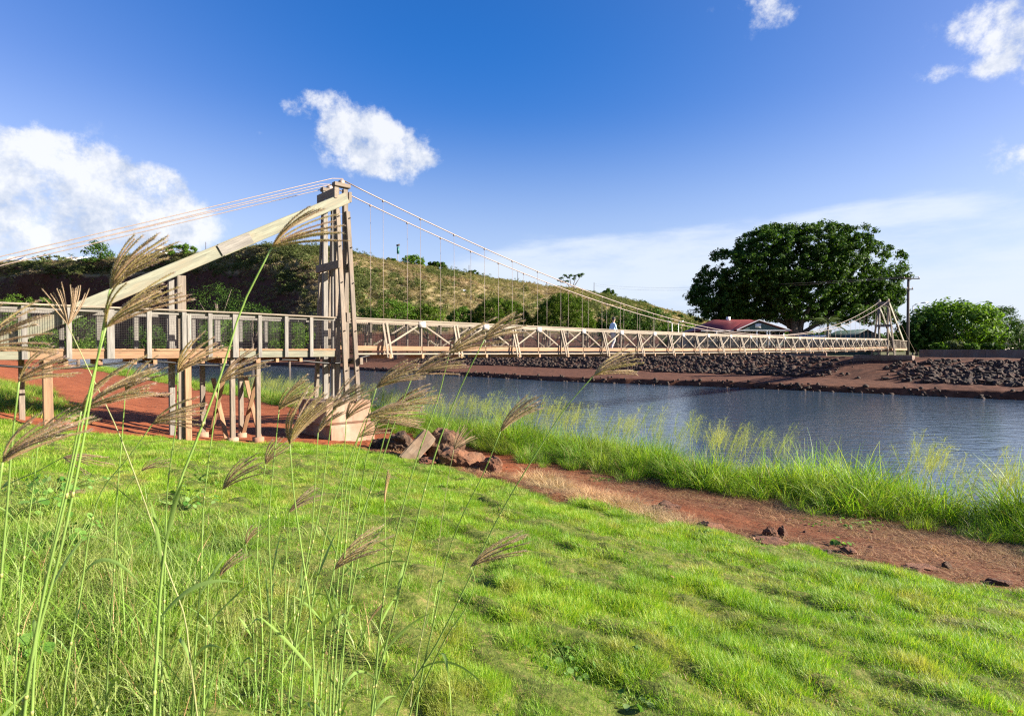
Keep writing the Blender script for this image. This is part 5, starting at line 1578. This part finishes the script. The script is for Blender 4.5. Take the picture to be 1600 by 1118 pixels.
# ------------------------------------------------------------------ the person on the span
def person():
    s0 = 15.75; o0 = .02
    zd = -.42 * (s0 / SPAN) * (1 - s0 / SPAN) * 1.35 + .15 * s0 / SPAN
    loc = Vector(BP(s0, o0, zd - .008))
    yaw = math.atan2(U[1], U[0]) - .35
    M = Matrix.Translation(loc) @ Matrix.Rotation(yaw, 4, 'Z')
    # local x = walking forward, y = left, z = up
    J = {'pelvis': (0, 0, .95, .135, .12), 'belly': (.01, 0, 1.10, .14, .12), 'chest': (.0, 0, 1.30, .165, .12), 'neck0': (.01, 0, 1.46, .07, .065), 'neck1': (.03, 0, 1.53, .055, .055), 'head0': (.05, 0, 1.60, .078, .07), 'head1': (.05, 0, 1.70, .085, .075), 'head2': (.04, 0, 1.755, .05, .05),
         'shL': (0, .17, 1.42, .06, .06), 'elL': (-.06, .23, 1.14, .045, .045), 'wrL': (.06, .23, .93, .034, .03), 'haL': (.10, .225, .85, .04, .022),
         'shR': (0, -.17, 1.42, .06, .06), 'elR': (.03, -.24, 1.14, .045, .045), 'wrR': (.17, -.25, .95, .034, .03), 'haR': (.21, -.25, .88, .04, .022),
         'hiL': (0, .10, .90, .10, .10), 'knL': (.10, .10, .50, .065, .065), 'anL': (-.02, .10, .10, .05, .05), 'toL': (.14, .11, .045, .04, .035),
         'hiR': (0, -.10, .90, .10, .10), 'knR': (.02, -.10, .50, .065, .065), 'anR': (-.22, -.10, .12, .05, .05), 'toR': (-.09, -.11, .045, .04, .035)}
    E = [('pelvis', 'belly'), ('belly', 'chest'), ('chest', 'neck0'), ('neck0', 'neck1'), ('neck1', 'head0'), ('head0', 'head1'), ('head1', 'head2'), ('chest', 'shL'), ('shL', 'elL'), ('elL', 'wrL'), ('wrL', 'haL'), ('chest', 'shR'), ('shR', 'elR'), ('elR', 'wrR'), ('wrR', 'haR'),
         ('pelvis', 'hiL'), ('hiL', 'knL'), ('knL', 'anL'), ('anL', 'toL'), ('pelvis', 'hiR'), ('hiR', 'knR'), ('knR', 'anR'), ('anR', 'toR')]
    names = list(J)
    def skin(verts, edges, radii, rootname=0, lev=2):
        me = bpy.data.meshes.new('skeleton'); me.from_pydata(verts, edges, [])
        ob = bpy.data.objects.new('skeleton', me); COL.objects.link(ob)
        ob.modifiers.new('skin', 'SKIN'); sub = ob.modifiers.new('sub', 'SUBSURF'); sub.levels = lev; sub.render_levels = lev
        sv = me.skin_vertices[0].data
        for i, r in enumerate(radii): sv[i].radius = r; sv[i].use_root = i == rootname
        dg = bpy.context.evaluated_depsgraph_get()
        out = bpy.data.meshes.new_from_object(ob.evaluated_get(dg))
        bpy.data.objects.remove(ob)
        return out
    # fingers as chains on the hands
    verts = [J[n][:3] for n in names]; radii = [J[n][3:] for n in names]; edges = [(names.index(a), names.index(b)) for a, b in E]
    body = skin(verts, edges, radii, names.index('pelvis'))
    fing = []
    for wr, ha, sg in (('wrL', 'haL', 1), ('wrR', 'haR', -1)):
        w, h = np.array(J[wr][:3]), np.array(J[ha][:3]); d = (h - w); d /= np.linalg.norm(d)
        sd = np.array([1.0, 0, 0]) - d * d[0]; sd /= np.linalg.norm(sd)
        for k in range(4):
            b = h + sd * (k - 1.5) * .018; ln = (.075, .085, .08, .062)[k]
            fing.append([b, b + d * ln * .5 + sd * 0, b + d * ln + np.array([.0, -sg * .018, 0])])
        b = w + d * .03 + sd * .03; fing.append([b, b + sd * .02 + d * .025, b + sd * .022 + d * .055])
    bm = bmesh.new(); bm.from_mesh(body)
    for f in fing:
        m2 = MB(); m2.tube(f, [.011, .010, .007], 6)
        t = m2.mesh('finger', []); bm.from_mesh(t); bpy.data.meshes.remove(t)
    # nose and ears
    for c, r in (((.135, 0, 1.655), .016), ((.05, .082, 1.655), .02), ((.05, -.082, 1.655), .02)):
        bmesh.ops.create_icosphere(bm, subdivisions=1, radius=r, matrix=Matrix.Translation(c))
    me = bpy.data.meshes.new('person'); bm.to_mesh(me); bm.free()
    for m in (SKIN, CLOTH_BLUE, CLOTH_WHITE, SHOE): me.materials.append(m)
    for p in me.polygons:
        c = p.center; p.use_smooth = True
        arm = abs(c.y) > .19 and c.z > .8
        if c.z < .10 : k = 3
        elif arm: k = 1 if c.z > 1.0 else 0
        elif c.z < .99: k = 2
        elif c.z < 1.475: k = 1
        else: k = 0
        p.material_index = k
    o = bpy.data.objects.new('person', me)
    put(o, None, M)
    tag(o, 'person in a light blue shirt and pale trousers walking on the swinging span', 'person')
    hm = bmesh.new(); bmesh.ops.create_icosphere(hm, subdivisions=3, radius=.10)
    for v in hm.verts: v.co = Vector((v.co.x * 1.05 + .035, v.co.y * .93, v.co.z * .98 + 1.695)) * 1.0
    bmesh.ops.delete(hm, geom=[v for v in hm.verts if (v.co.x > .085 and v.co.z < 1.735) or v.co.z < 1.62], context='VERTS')
    h = bpy.data.meshes.new('hair'); hm.to_mesh(h); hm.free(); h.materials.append(HAIR)
    put(bpy.data.objects.new('hair', h), o, M)
person()

# ------------------------------------------------------------------ tall seeding grass stalks in the foreground
def plume(base, tip, n, spread, depth_dir, dry=False, closed=False):
    n = int(n * 1.45); spread = spread * 1.12
    """fan of bristly spikes from base to around tip; returns collector with spike(0) and awn(1) faces"""
    mb = MB()
    base, tip = np.asarray(base, float), np.asarray(tip, float)
    ax = tip - base; L = np.linalg.norm(ax); ax = ax / L
    view = np.array([0, 1.0, 0])
    side = np.cross(ax, view); side /= np.linalg.norm(side)          # in the picture plane
    if side[2] < 0: side = -side                                      # the upper side
    AV, AT = [], []
    nv = 0
    for k in range(n):
        f = (k + .5) / n * 2 - 1 + RNG.normal(0, .12)
        a = f * spread * (.25 if closed else 1)
        b = RNG.normal(0, .30 if not closed else .08)
        d0 = ax * math.cos(a) + side * math.sin(a) + view * b
        d0 /= np.linalg.norm(d0)
        ln = L * RNG.uniform(.82, 1.15)
        # wind bends the spikes over to the right and down
        wind = np.array([.75, .1, -.18]) if not dry else np.array([.05, 0, -.02])
        bow = (.20 + .16 * max(f, 0)) * (.25 if closed else 1) * RNG.uniform(.6, 1.3)
        tt = np.linspace(0, 1, 9)
        st = d0 + side * bow * .75
        st = st / np.linalg.norm(st)
        P = np.array([base + ln * (t * st * (1 - .45 * t) + t * t * (.45 * d0 - side * bow * .35 + wind * .22)) for t in tt])
        r = np.interp(tt, [0, .15, .8, 1], [.0008, .0016, .0014, .0006]) * (L / .125) ** .5
        mb.tube(P, r, 4, 0, cap=False)
        na = int(170 * ln / .125) if not dry else 90
        s = RNG.uniform(.06, 1, na)
        p = np.stack([np.interp(s, tt, P[:, i]) for i in range(3)], -1)
        tg = np.gradient(P, axis=0); tg = np.stack([np.interp(s, tt, tg[:, i]) for i in range(3)], -1); tg /= np.linalg.norm(tg, axis=1)[:, None]
        rd = RNG.normal(0, 1, (na, 3)); rd -= (rd * tg).sum(1)[:, None] * tg; rd /= np.linalg.norm(rd, axis=1)[:, None]
        dr = tg * RNG.uniform(.9, 1.4, na)[:, None] + rd * RNG.uniform(.4, .9, na)[:, None] + side * .0; dr /= np.linalg.norm(dr, axis=1)[:, None]
        al = RNG.uniform(.004, .0105, na) * (L / .125) ** .6 * (.6 if dry or closed else 1)
        w = np.cross(dr, view + RNG.normal(0, .3, (na, 3))); w /= np.linalg.norm(w, axis=1)[:, None] + 1e-9
        w *= .00045
        V = np.stack([p - w, p + w, p + dr * al[:, None]], 1).reshape(-1, 3)
        mb.add(V, None, np.arange(na * 3).reshape(na, 3), 1)
        # spikelets: small fat scales along the spike
        ns = int(60 * ln / .125)
        s = np.linspace(.05, .97, ns); p = np.stack([np.interp(s, tt, P[:, i]) for i in range(3)], -1)
        tg = np.gradient(P, axis=0); tg = np.stack([np.interp(s, tt, tg[:, i]) for i in range(3)], -1); tg /= np.linalg.norm(tg, axis=1)[:, None]
        sg = np.where(np.arange(ns) % 2, 1, -1)[:, None]
        sv = np.cross(tg, view); sv /= np.linalg.norm(sv, axis=1)[:, None]
        q = p + tg * .0035 + sv * sg * .0034 * (L / .125) ** .5
        V = np.stack([p - tg * .0006, p + tg * .0016, q], 1).reshape(-1, 3)
        mb.add(V, None, np.arange(ns * 3).reshape(ns, 3), 0)
    return mb

def bez(pts, n=18):
    """smooth curve through the points"""
    P = np.asarray(pts, float)
    k = np.concatenate([[0], np.cumsum(np.linalg.norm(np.diff(P, axis=0), axis=1))])
    out = []
    m = np.gradient(P, k, axis=0) if len(P) > 2 else np.repeat((P[1:] - P[:1]) / k[-1], 2, 0)
    for s in np.linspace(0, k[-1], n):
        i = min(np.searchsorted(k, s, side='right') - 1, len(P) - 2)
        h = k[i + 1] - k[i]; t = (s - k[i]) / h
        out.append((2 * t ** 3 - 3 * t ** 2 + 1) * P[i] + (t ** 3 - 2 * t ** 2 + t) * h * m[i] + (-2 * t ** 3 + 3 * t ** 2) * P[i + 1] + (t ** 3 - t ** 2) * h * m[i + 1])
    return np.array(out)

STALKS = [
    # label, base px, tip px, stem px points from head down, spikes, spread, kind, depth or None
    ('tall stalk with purple plume reaching the back stay cables at left', (172, 452), (238, 374), [(150, 572), (128, 700), (92, 870), (52, 1020), (35, 1118)], 11, .34, '', 1.05),
    ('stalk whose plume overlaps the lower end of the timber brace', (165, 512), (248, 442), [(140, 610), (112, 740), (70, 920), (45, 1060), (38, 1118)], 10, .28, '', 1.05),
    ('stalk with a dry brown upright fan above the approach rail', (106, 508), (98, 446), [(140, 580), (182, 668), (212, 745), (235, 810), (262, 890), (290, 970)], 13, .42, 'dry', 1.45),
    ('stalk with a blurred plume at the left picture edge by the rail', (-34, 545), (52, 505), [(-40, 640), (-50, 800), (-60, 1118)], 11, .55, '', .85),
    ('stalk with a large olive plume at the left edge below the rail', (4, 722), (82, 652), [(-6, 800), (-20, 950), (-30, 1118)], 10, .26, '', .95),
    ('stalk with plume in front of the red dirt by the stout post', (127, 642), (222, 582), [(112, 720), (85, 840), (62, 960), (50, 1118)], 10, .30, '', 1.2),
    ('stalk with plume in front of the tall triple support post', (278, 582), (324, 532), [(276, 650), (262, 760), (258, 880), (255, 1010), (250, 1118)], 10, .34, '', 1.7),
    ('stalk with drooping dark plume across the foot of the triple post', (239, 661), (312, 636), [(200, 715), (160, 765), (140, 830), (130, 900), (110, 1010), (98, 1118)], 9, .30, '', 1.5),
    ('stalk with plume hanging over the x braced posts', (343, 598), (396, 556), [(330, 690), (318, 790), (314, 900), (305, 1020), (300, 1118)], 10, .36, '', 1.65),
    ('tall stalk with long dark plume across the head of the brace', (425, 386), (508, 340), [(378, 480), (350, 570), (310, 680), (275, 770), (255, 880), (246, 1000), (240, 1118)], 11, .36, '', 1.12),
    ('stalk with heavy feathery plume left of the concrete pier', (453, 694), (492, 612), [(458, 760), (470, 850), (484, 950), (490, 1040), (492, 1118)], 13, .30, '', 1.35),
    ('stalk with slim plume rising before the dark side of the pier', (497, 676), (524, 634), [(493, 740), (488, 820), (470, 930), (455, 1040), (450, 1118)], 9, .30, '', 1.9),
    ('stalk with loose narrow plume at the lawn end left of the pier', (415, 725), (438, 688), [(408, 780), (402, 860), (408, 950), (410, 1040), (405, 1118)], 9, .40, '', 2.1),
    ('stalk with brown plume over the lawn below the x braced posts', (348, 764), (394, 716), [(342, 800), (330, 860), (325, 920), (322, 1000), (318, 1118)], 8, .28, '', 1.9),
    ('short stalk with thin brown plume on the bright lawn left', (222, 735), (254, 717), [(200, 760), (182, 820), (190, 900), (195, 1000)], 6, .28, '', 2.6),
    ('stalk with plume drooping right beside the pale stems', (98, 714), (152, 722), [(60, 735), (10, 758), (-30, 790)], 7, .22, '', 2.0),
    ('short stalk with small dark plume deep in the left lawn', (104, 770), (128, 768), [(80, 778), (45, 790), (12, 830)], 6, .2, '', 3.0),
    ('short stalk with stubby dark plume low on the left lawn', (343, 900), (368, 866), [(336, 960), (330, 1030), (328, 1118)], 7, .22, '', 2.4),
    ('stalk with compact brown plume low in the middle lawn', (522, 890), (582, 838), [(520, 960), (512, 1040), (508, 1118)], 8, .20, '', 1.7),
    ('stalk with closed upright tan seed head', (601, 786), (600, 738), [(602, 860), (598, 940), (588, 1030), (580, 1118)], 8, .20, 'closed', 2.0),
    ('stalk with plume touching the right face of the pier', (571, 652), (642, 640), [(545, 720), (520, 790), (500, 880), (480, 990), (470, 1118)], 10, .32, '', 1.6),
    ('stalk with plume over water just right of the tower legs', (588, 606), (648, 570), [(572, 660), (548, 760), (540, 850), (530, 960), (520, 1118)], 10, .30, '', 1.6),
    ('stalk with plume over the far bank right of the tower', (645, 587), (704, 558), [(620, 650), (590, 740), (560, 820), (545, 930), (530, 1118)], 10, .34, '', 1.65),
    ('stalk with small plume before the foot of the pier', (560, 683), (598, 658), [(545, 740), (535, 830), (525, 950), (515, 1118)], 8, .36, '', 2.1),
    ('stalk with plume bending before the tower base', (541, 655), (572, 612), [(536, 740), (530, 830), (510, 960), (500, 1118)], 7, .36, '', 1.9),
    ('tall stalk with plume crossing the span rail at centre', (757, 530), (808, 496), [(722, 600), (695, 665), (665, 760), (640, 860), (615, 960), (580, 1118)], 10, .30, '', 1.6),
    ('stalk with arching plume before the span railing left of centre', (702, 552), (770, 512), [(685, 620), (650, 720), (625, 810), (600, 930), (585, 1118)], 8, .34, '', 1.7),
    ('stalk with pale fluffy plume before the riverside grass', (782, 674), (828, 622), [(755, 740), (725, 800), (705, 850), (680, 960), (650, 1118)], 11, .24, 'pale', 1.75),
    ('stalk with small pale plume above the red boulder', (709, 702), (732, 672), [(698, 760), (685, 850), (665, 960), (640, 1118)], 10, .45, 'dry', 2.3),
    ('long slanting stalk with plume against the far red bank', (928, 586), (988, 562), [(885, 635), (840, 705), (800, 770), (775, 815), (735, 900), (685, 1000), (620, 1118)], 12, .34, '', 1.75),
    ('stalk with brown plume low over the lawn right of centre', (735, 885), (804, 842), [(742, 905), (730, 945), (700, 990), (670, 1050), (640, 1118)], 8, .22, '', 1.7),
    ('stalk with pale plume right of the tall triple plume, before the pier corner', (520, 640), (556, 596), [(512, 700), (500, 790), (478, 900), (462, 1010), (452, 1118)], 10, .34, 'pale', 1.7),
    ('stalk with leaning tan plume in front of the last approach bay', (436, 640), (480, 596), [(428, 720), (420, 820), (424, 930), (420, 1040), (414, 1118)], 10, .36, '', 1.75),
    ('stalk with tan plume over the near grass right of the pier', (612, 640), (668, 612), [(596, 700), (575, 780), (560, 870), (540, 980), (524, 1118)], 10, .30, '', 1.75),
    ('stalk with tan plume lying almost level right of the pier', (590, 660), (650, 652), [(572, 716), (560, 800), (548, 900), (538, 1000), (530, 1118)], 9, .26, 'pale', 1.8),
    ('stalk with loose plume across the left fascia of the approach', (30, 596), (96, 560), [(20, 680), (12, 780), (2, 900), (-6, 1118)], 10, .36, '', 1.15),
    ('stalk with plume low over the red dirt at far left', (60, 690), (118, 650), [(52, 760), (40, 850), (30, 960), (22, 1118)], 9, .32, 'pale', 1.5),
    ('stalk with slim plume in front of the dirt left of the x braced posts', (196, 610), (240, 566), [(190, 690), (182, 790), (178, 900), (170, 1010), (166, 1118)], 9, .32, '', 1.7),
    ('short stalk with tan plume in the middle of the left lawn', (452, 800), (486, 768), [(448, 850), (446, 910), (444, 990), (440, 1080)], 8, .28, 'pale', 2.3),
    ('short stalk with brown plume beside the stem of the heavy feathery plume', (384, 850), (400, 818), [(388, 900), (394, 960), (398, 1040), (400, 1118)], 7, .26, '', 2.4),
    ('short stalk with closed slender head low in the middle', (574, 976), (592, 940), [(560, 1010), (540, 1060), (525, 1118)], 6, .16, 'closed', 2.0),
]
def stalks():
    GR = 'seeding grass stalks in the foreground'
    for label, b, t, path, n, spread, kind, Z in STALKS:
        base = W(*b, Z); tip = W(*t, Z)
        pts = [base] + [W(px, py, Z * (1 + .10 * (i + 1) / len(path))) for i, (px, py) in enumerate(path)]
        last, prev = pts[-1], pts[-2]
        g = float(gz(last[0], last[1], False))
        if last[2] > g + .02:
            d = last - prev; d /= np.linalg.norm(d); d = d * .5 + np.array([0, 0, -.9]); d /= np.linalg.norm(d)
            for _ in range(30):
                last = last + d * .08
                pts.append(last)
                if last[2] < float(gz(last[0], last[1], False)) - .01: break
            pts = pts[:len(path) + 1] + pts[len(path) + 1::4] + [pts[-1]]
        foot = pts[-1]
        root = empty('grass_stalk', foot, label, 'grass stalk', GR)
        M = Matrix.Translation(Vector(foot))
        C = bez(pts, 34)
        r0 = .0014 * (1.15 if Z < 1.3 else 1.0) * (.75 if kind == 'dry' else 1)
        rad = np.linspace(r0, r0 * 2.9, len(C))
        sb = MB(); sb.tube(C, rad, 7)
        st = sb.build('stem', STEM_DRY if kind == 'dry' else STEM, root, M, smooth=True)
        for f in (.3, .52, .74):
            f += RNG.normal(0, .04); i = int(f * (len(C) - 2))
            nb = MB(); d = C[i + 1] - C[i]; d /= np.linalg.norm(d)
            nb.tube([C[i] - d * .006, C[i], C[i] + d * .006], [rad[i] * 1.02, rad[i] * 1.28, rad[i] * 1.02], 7); nb.build('stem_node', STEM_NODE, st, M, smooth=True)
        pl = plume(base, tip, n, spread, None, kind in ('dry',), kind == 'closed')
        mats = [SPIKE_DRY, AWN_DRY] if kind in ('dry', 'pale') else [SPIKE, AWN]
        pl.build('seed_head', mats, root, M)
        # leaf blades off the lower stem: sheathing upward, then bending away
        for q in range(int(RNG.integers(2, 5))):
            f = RNG.uniform(.38, .92); i = int(f * (len(C) - 2)); p0 = C[i]
            td = C[max(i - 3, 0)] - p0; td /= np.linalg.norm(td)
            az = RNG.uniform(0, 6.28); hd = np.array([math.cos(az), math.sin(az) * .6, 0])
            ln = RNG.uniform(.09, .26) * (1.3 if RNG.random() < .25 else 1); droop = RNG.choice([.1, .25, .5, .9], p=[.3, .3, .25, .15]); op = RNG.uniform(.25, .8)
            tt = np.linspace(0, 1, 9)
            cen = np.array([p0 + ln * (td * s * (1 - .3 * droop * s) + hd * op * s + np.array([0, 0, -droop * s * s]) + hd * .25 * droop * s * s) for s in tt])
            w = RNG.uniform(.0028, .0052) * np.sin(np.clip(tt * 2.7 + .40, 0, math.pi - .02)) + .0003
            tg = np.gradient(cen, axis=0); tg /= np.linalg.norm(tg, axis=1)[:, None]
            sv = np.cross(tg, np.array([RNG.normal(0, .5), 1.0, RNG.normal(0, .5)])); sv /= np.linalg.norm(sv, axis=1)[:, None] + 1e-9
            fold = np.cross(sv, tg) * .25
            V = np.stack([cen - (sv - fold) * w[:, None], cen, cen + (sv + fold) * w[:, None]], 1).reshape(-1, 3)
            Q = [(3 * j + a, 3 * j + a + 1, 3 * j + 4 + a, 3 * j + 3 + a) for j in range(8) for a in (0, 1)]
            lb = MB(); lb.add(V, Q); lb.build('leaf_blade', STEM, root, M)
stalks()

# ------------------------------------------------------------------ broadleaf weeds and the creeping vine
def leafy(name, label, cat, px, py, n, spread, hmax, leaf, mat, zrel=None):
    c = ray(px, py)
    # walk the ray to the ground
    Z = 1.2
    while Z < 30:
        p = np.array([0, 0, CZ]) + c / c[1] * Z
        if p[2] < float(gz(p[0], p[1], False)): break
        Z += .03
    base = np.array([p[0], p[1], float(gz(p[0], p[1]))])
    root = empty(name, base, label, cat); M = Matrix.Translation(Vector(base))
    mb = MB(); sb = MB()
    for k in range(n):
        a = RNG.uniform(0, 6.28); r = spread * math.sqrt(RNG.random()); h = hmax * RNG.uniform(.3, 1) * (1 - .5 * r / spread)
        q = base + np.array([r * math.cos(a), r * math.sin(a) * .8, h])
        q[2] = max(q[2], float(gz(q[0], q[1])) + .02)
        sb.tube([base + np.array([r * .3 * math.cos(a), r * .3 * math.sin(a), 0]), q], [.0035, .0015], 4)
        nrm = np.array([math.cos(a) * .5, math.sin(a) * .5, 1.0]) + RNG.normal(0, .35, 3); nrm /= np.linalg.norm(nrm)
        d = np.array([math.cos(a), math.sin(a), -.2]) + RNG.normal(0, .4, 3); d -= nrm * (d @ nrm); d /= np.linalg.norm(d)
        s_ = np.cross(nrm, d); L = leaf * RNG.uniform(.6, 1.2)
        prof = [(0, .03), (.18, .34), (.42, .42), (.7, .27), (1, .01)]
        cen = [q + d * L * u - nrm * L * .18 * u * u for u, _ in prof]
        V = []
        for (u, w), cc in zip(prof, cen): V += [cc - s_ * w * L - nrm * -.04 * L, cc, cc + s_ * w * L + nrm * .04 * L]
        Q = [(3 * j + e, 3 * j + e + 1, 3 * j + 4 + e, 3 * j + 3 + e) for j in range(4) for e in (0, 1)]
        mb.add(V, Q)
    mb.build('foliage', mat, root, M); sb.build('stem', STEM, root, M)
    return root
leafy('leafy_weed', 'bright green broad leaved weed at the left lawn edge', 'weed', 62, 812, 26, .26, .30, .095, LEAF_WEED)
leafy('leafy_weed', 'dark leafy weed patch left below the drooping plume', 'weed', 80, 770, 60, .55, .25, .07, LEAF_VINE)
leafy('leafy_weed', 'low leafy weed right of the pale stems in tangled grass', 'weed', 110, 868, 34, .24, .34, .06, LEAF_WEED)
leafy('leafy_weed', 'small leafy weed at the lower left picture corner', 'weed', 30, 1030, 18, .14, .24, .06, LEAF_WEED)
leafy('leafy_weed', 'leafy weed growing among stems in left mid lawn', 'weed', 285, 790, 40, .5, .16, .06, LEAF_VINE)
leafy('leafy_weed', 'flat leafy weed on the bright lawn beyond the stems', 'weed', 330, 752, 30, .4, .14, .07, LEAF_WEED)
leafy('creeping_vine', 'pale leaved creeping vine lying on the lawn at bottom centre', 'vine', 885, 1020, 62, .26, .06, .05, LEAF_VINE)
leafy('creeping_vine', 'few dark vine leaves on the lawn right of the pale vine', 'vine', 985, 1085, 12, .13, .05, .05, LEAF_VINE)
leafy('creeping_vine', 'tiny patch of green leaves on the red path near the straw', 'vine', 940, 748, 24, .30, .06, .06, LEAF_WEED)
leafy('creeping_vine', 'small green weed patch on the straw covered path', 'vine', 1310, 818, 60, .75, .10, .06, LEAF_WEED)
leafy('creeping_vine', 'green leaf clump lying on the rounded pale stone', 'vine', 1316, 853, 10, .14, .16, .10, LEAF_WEED)
leafy('creeping_vine', 'little weed in the dirt left of the dark rough rock', 'vine', 1100, 838, 14, .16, .08, .07, LEAF_VINE)

def turf_weeds():
    meshes = []
    for k in range(4):
        r = np.random.default_rng(600 + k); m = 11
        a = r.uniform(0, 6.28, m); rr = r.uniform(.012, .05, m)
        c = np.stack([rr * np.cos(a), rr * np.sin(a), r.uniform(.03, .07, m)], -1)
        nr = np.stack([np.cos(a) * .4, np.sin(a) * .4, np.ones(m)], -1); nr /= np.linalg.norm(nr, axis=1)[:, None]
        V, Q = leaf_quads(c, nr, r.uniform(.025, .05, m), .8)
        meshes.append(make_mesh('rosette', V, Q, None, [LEAF_WEED if k % 2 else LEAF_VINE]))
    n = 520
    d, t = rand_in(n, .4, 9.5, -16, 6)
    ok = lawn_mask(d, t) & (fbm(d * .9, t * .9, 611, 3) > -.05); d, t = d[ok], t[ok]
    x, y = XY(d, t); z = ground_z(d, t)
    scatter('turf_weeds', 'small broad leaved weeds dotted through the mown lawn', np.stack([x, y, z], -1), RNG.random(len(d)) * 6.28, RNG.uniform(.3, .8, len(d)), RNG.integers(0, 4, len(d)), meshes, 'weeds')
turf_weeds()

def fallen_leaves():
    n = 70
    d, t = rand_in(n, .8, 9, -12, 5)
    ok = lawn_mask(d, t); d, t = d[ok], t[ok]
    x, y = XY(d, t); z = ground_z(d, t) + .05
    nrm = RNG.normal(0, .4, (len(x), 3)) + [0, 0, 1]; nrm /= np.linalg.norm(nrm, axis=1)[:, None]
    V, Q = leaf_quads(np.stack([x, y, z], -1), nrm, RNG.uniform(.03, .07, len(x)), .6)
    mb = MB(); mb.add(V, Q)
    tag(mb.build('fallen_leaves', LEAF_DRYLEAF), 'scattered small dry leaves lying on the lawn', 'leaves', kind='stuff')
fallen_leaves()
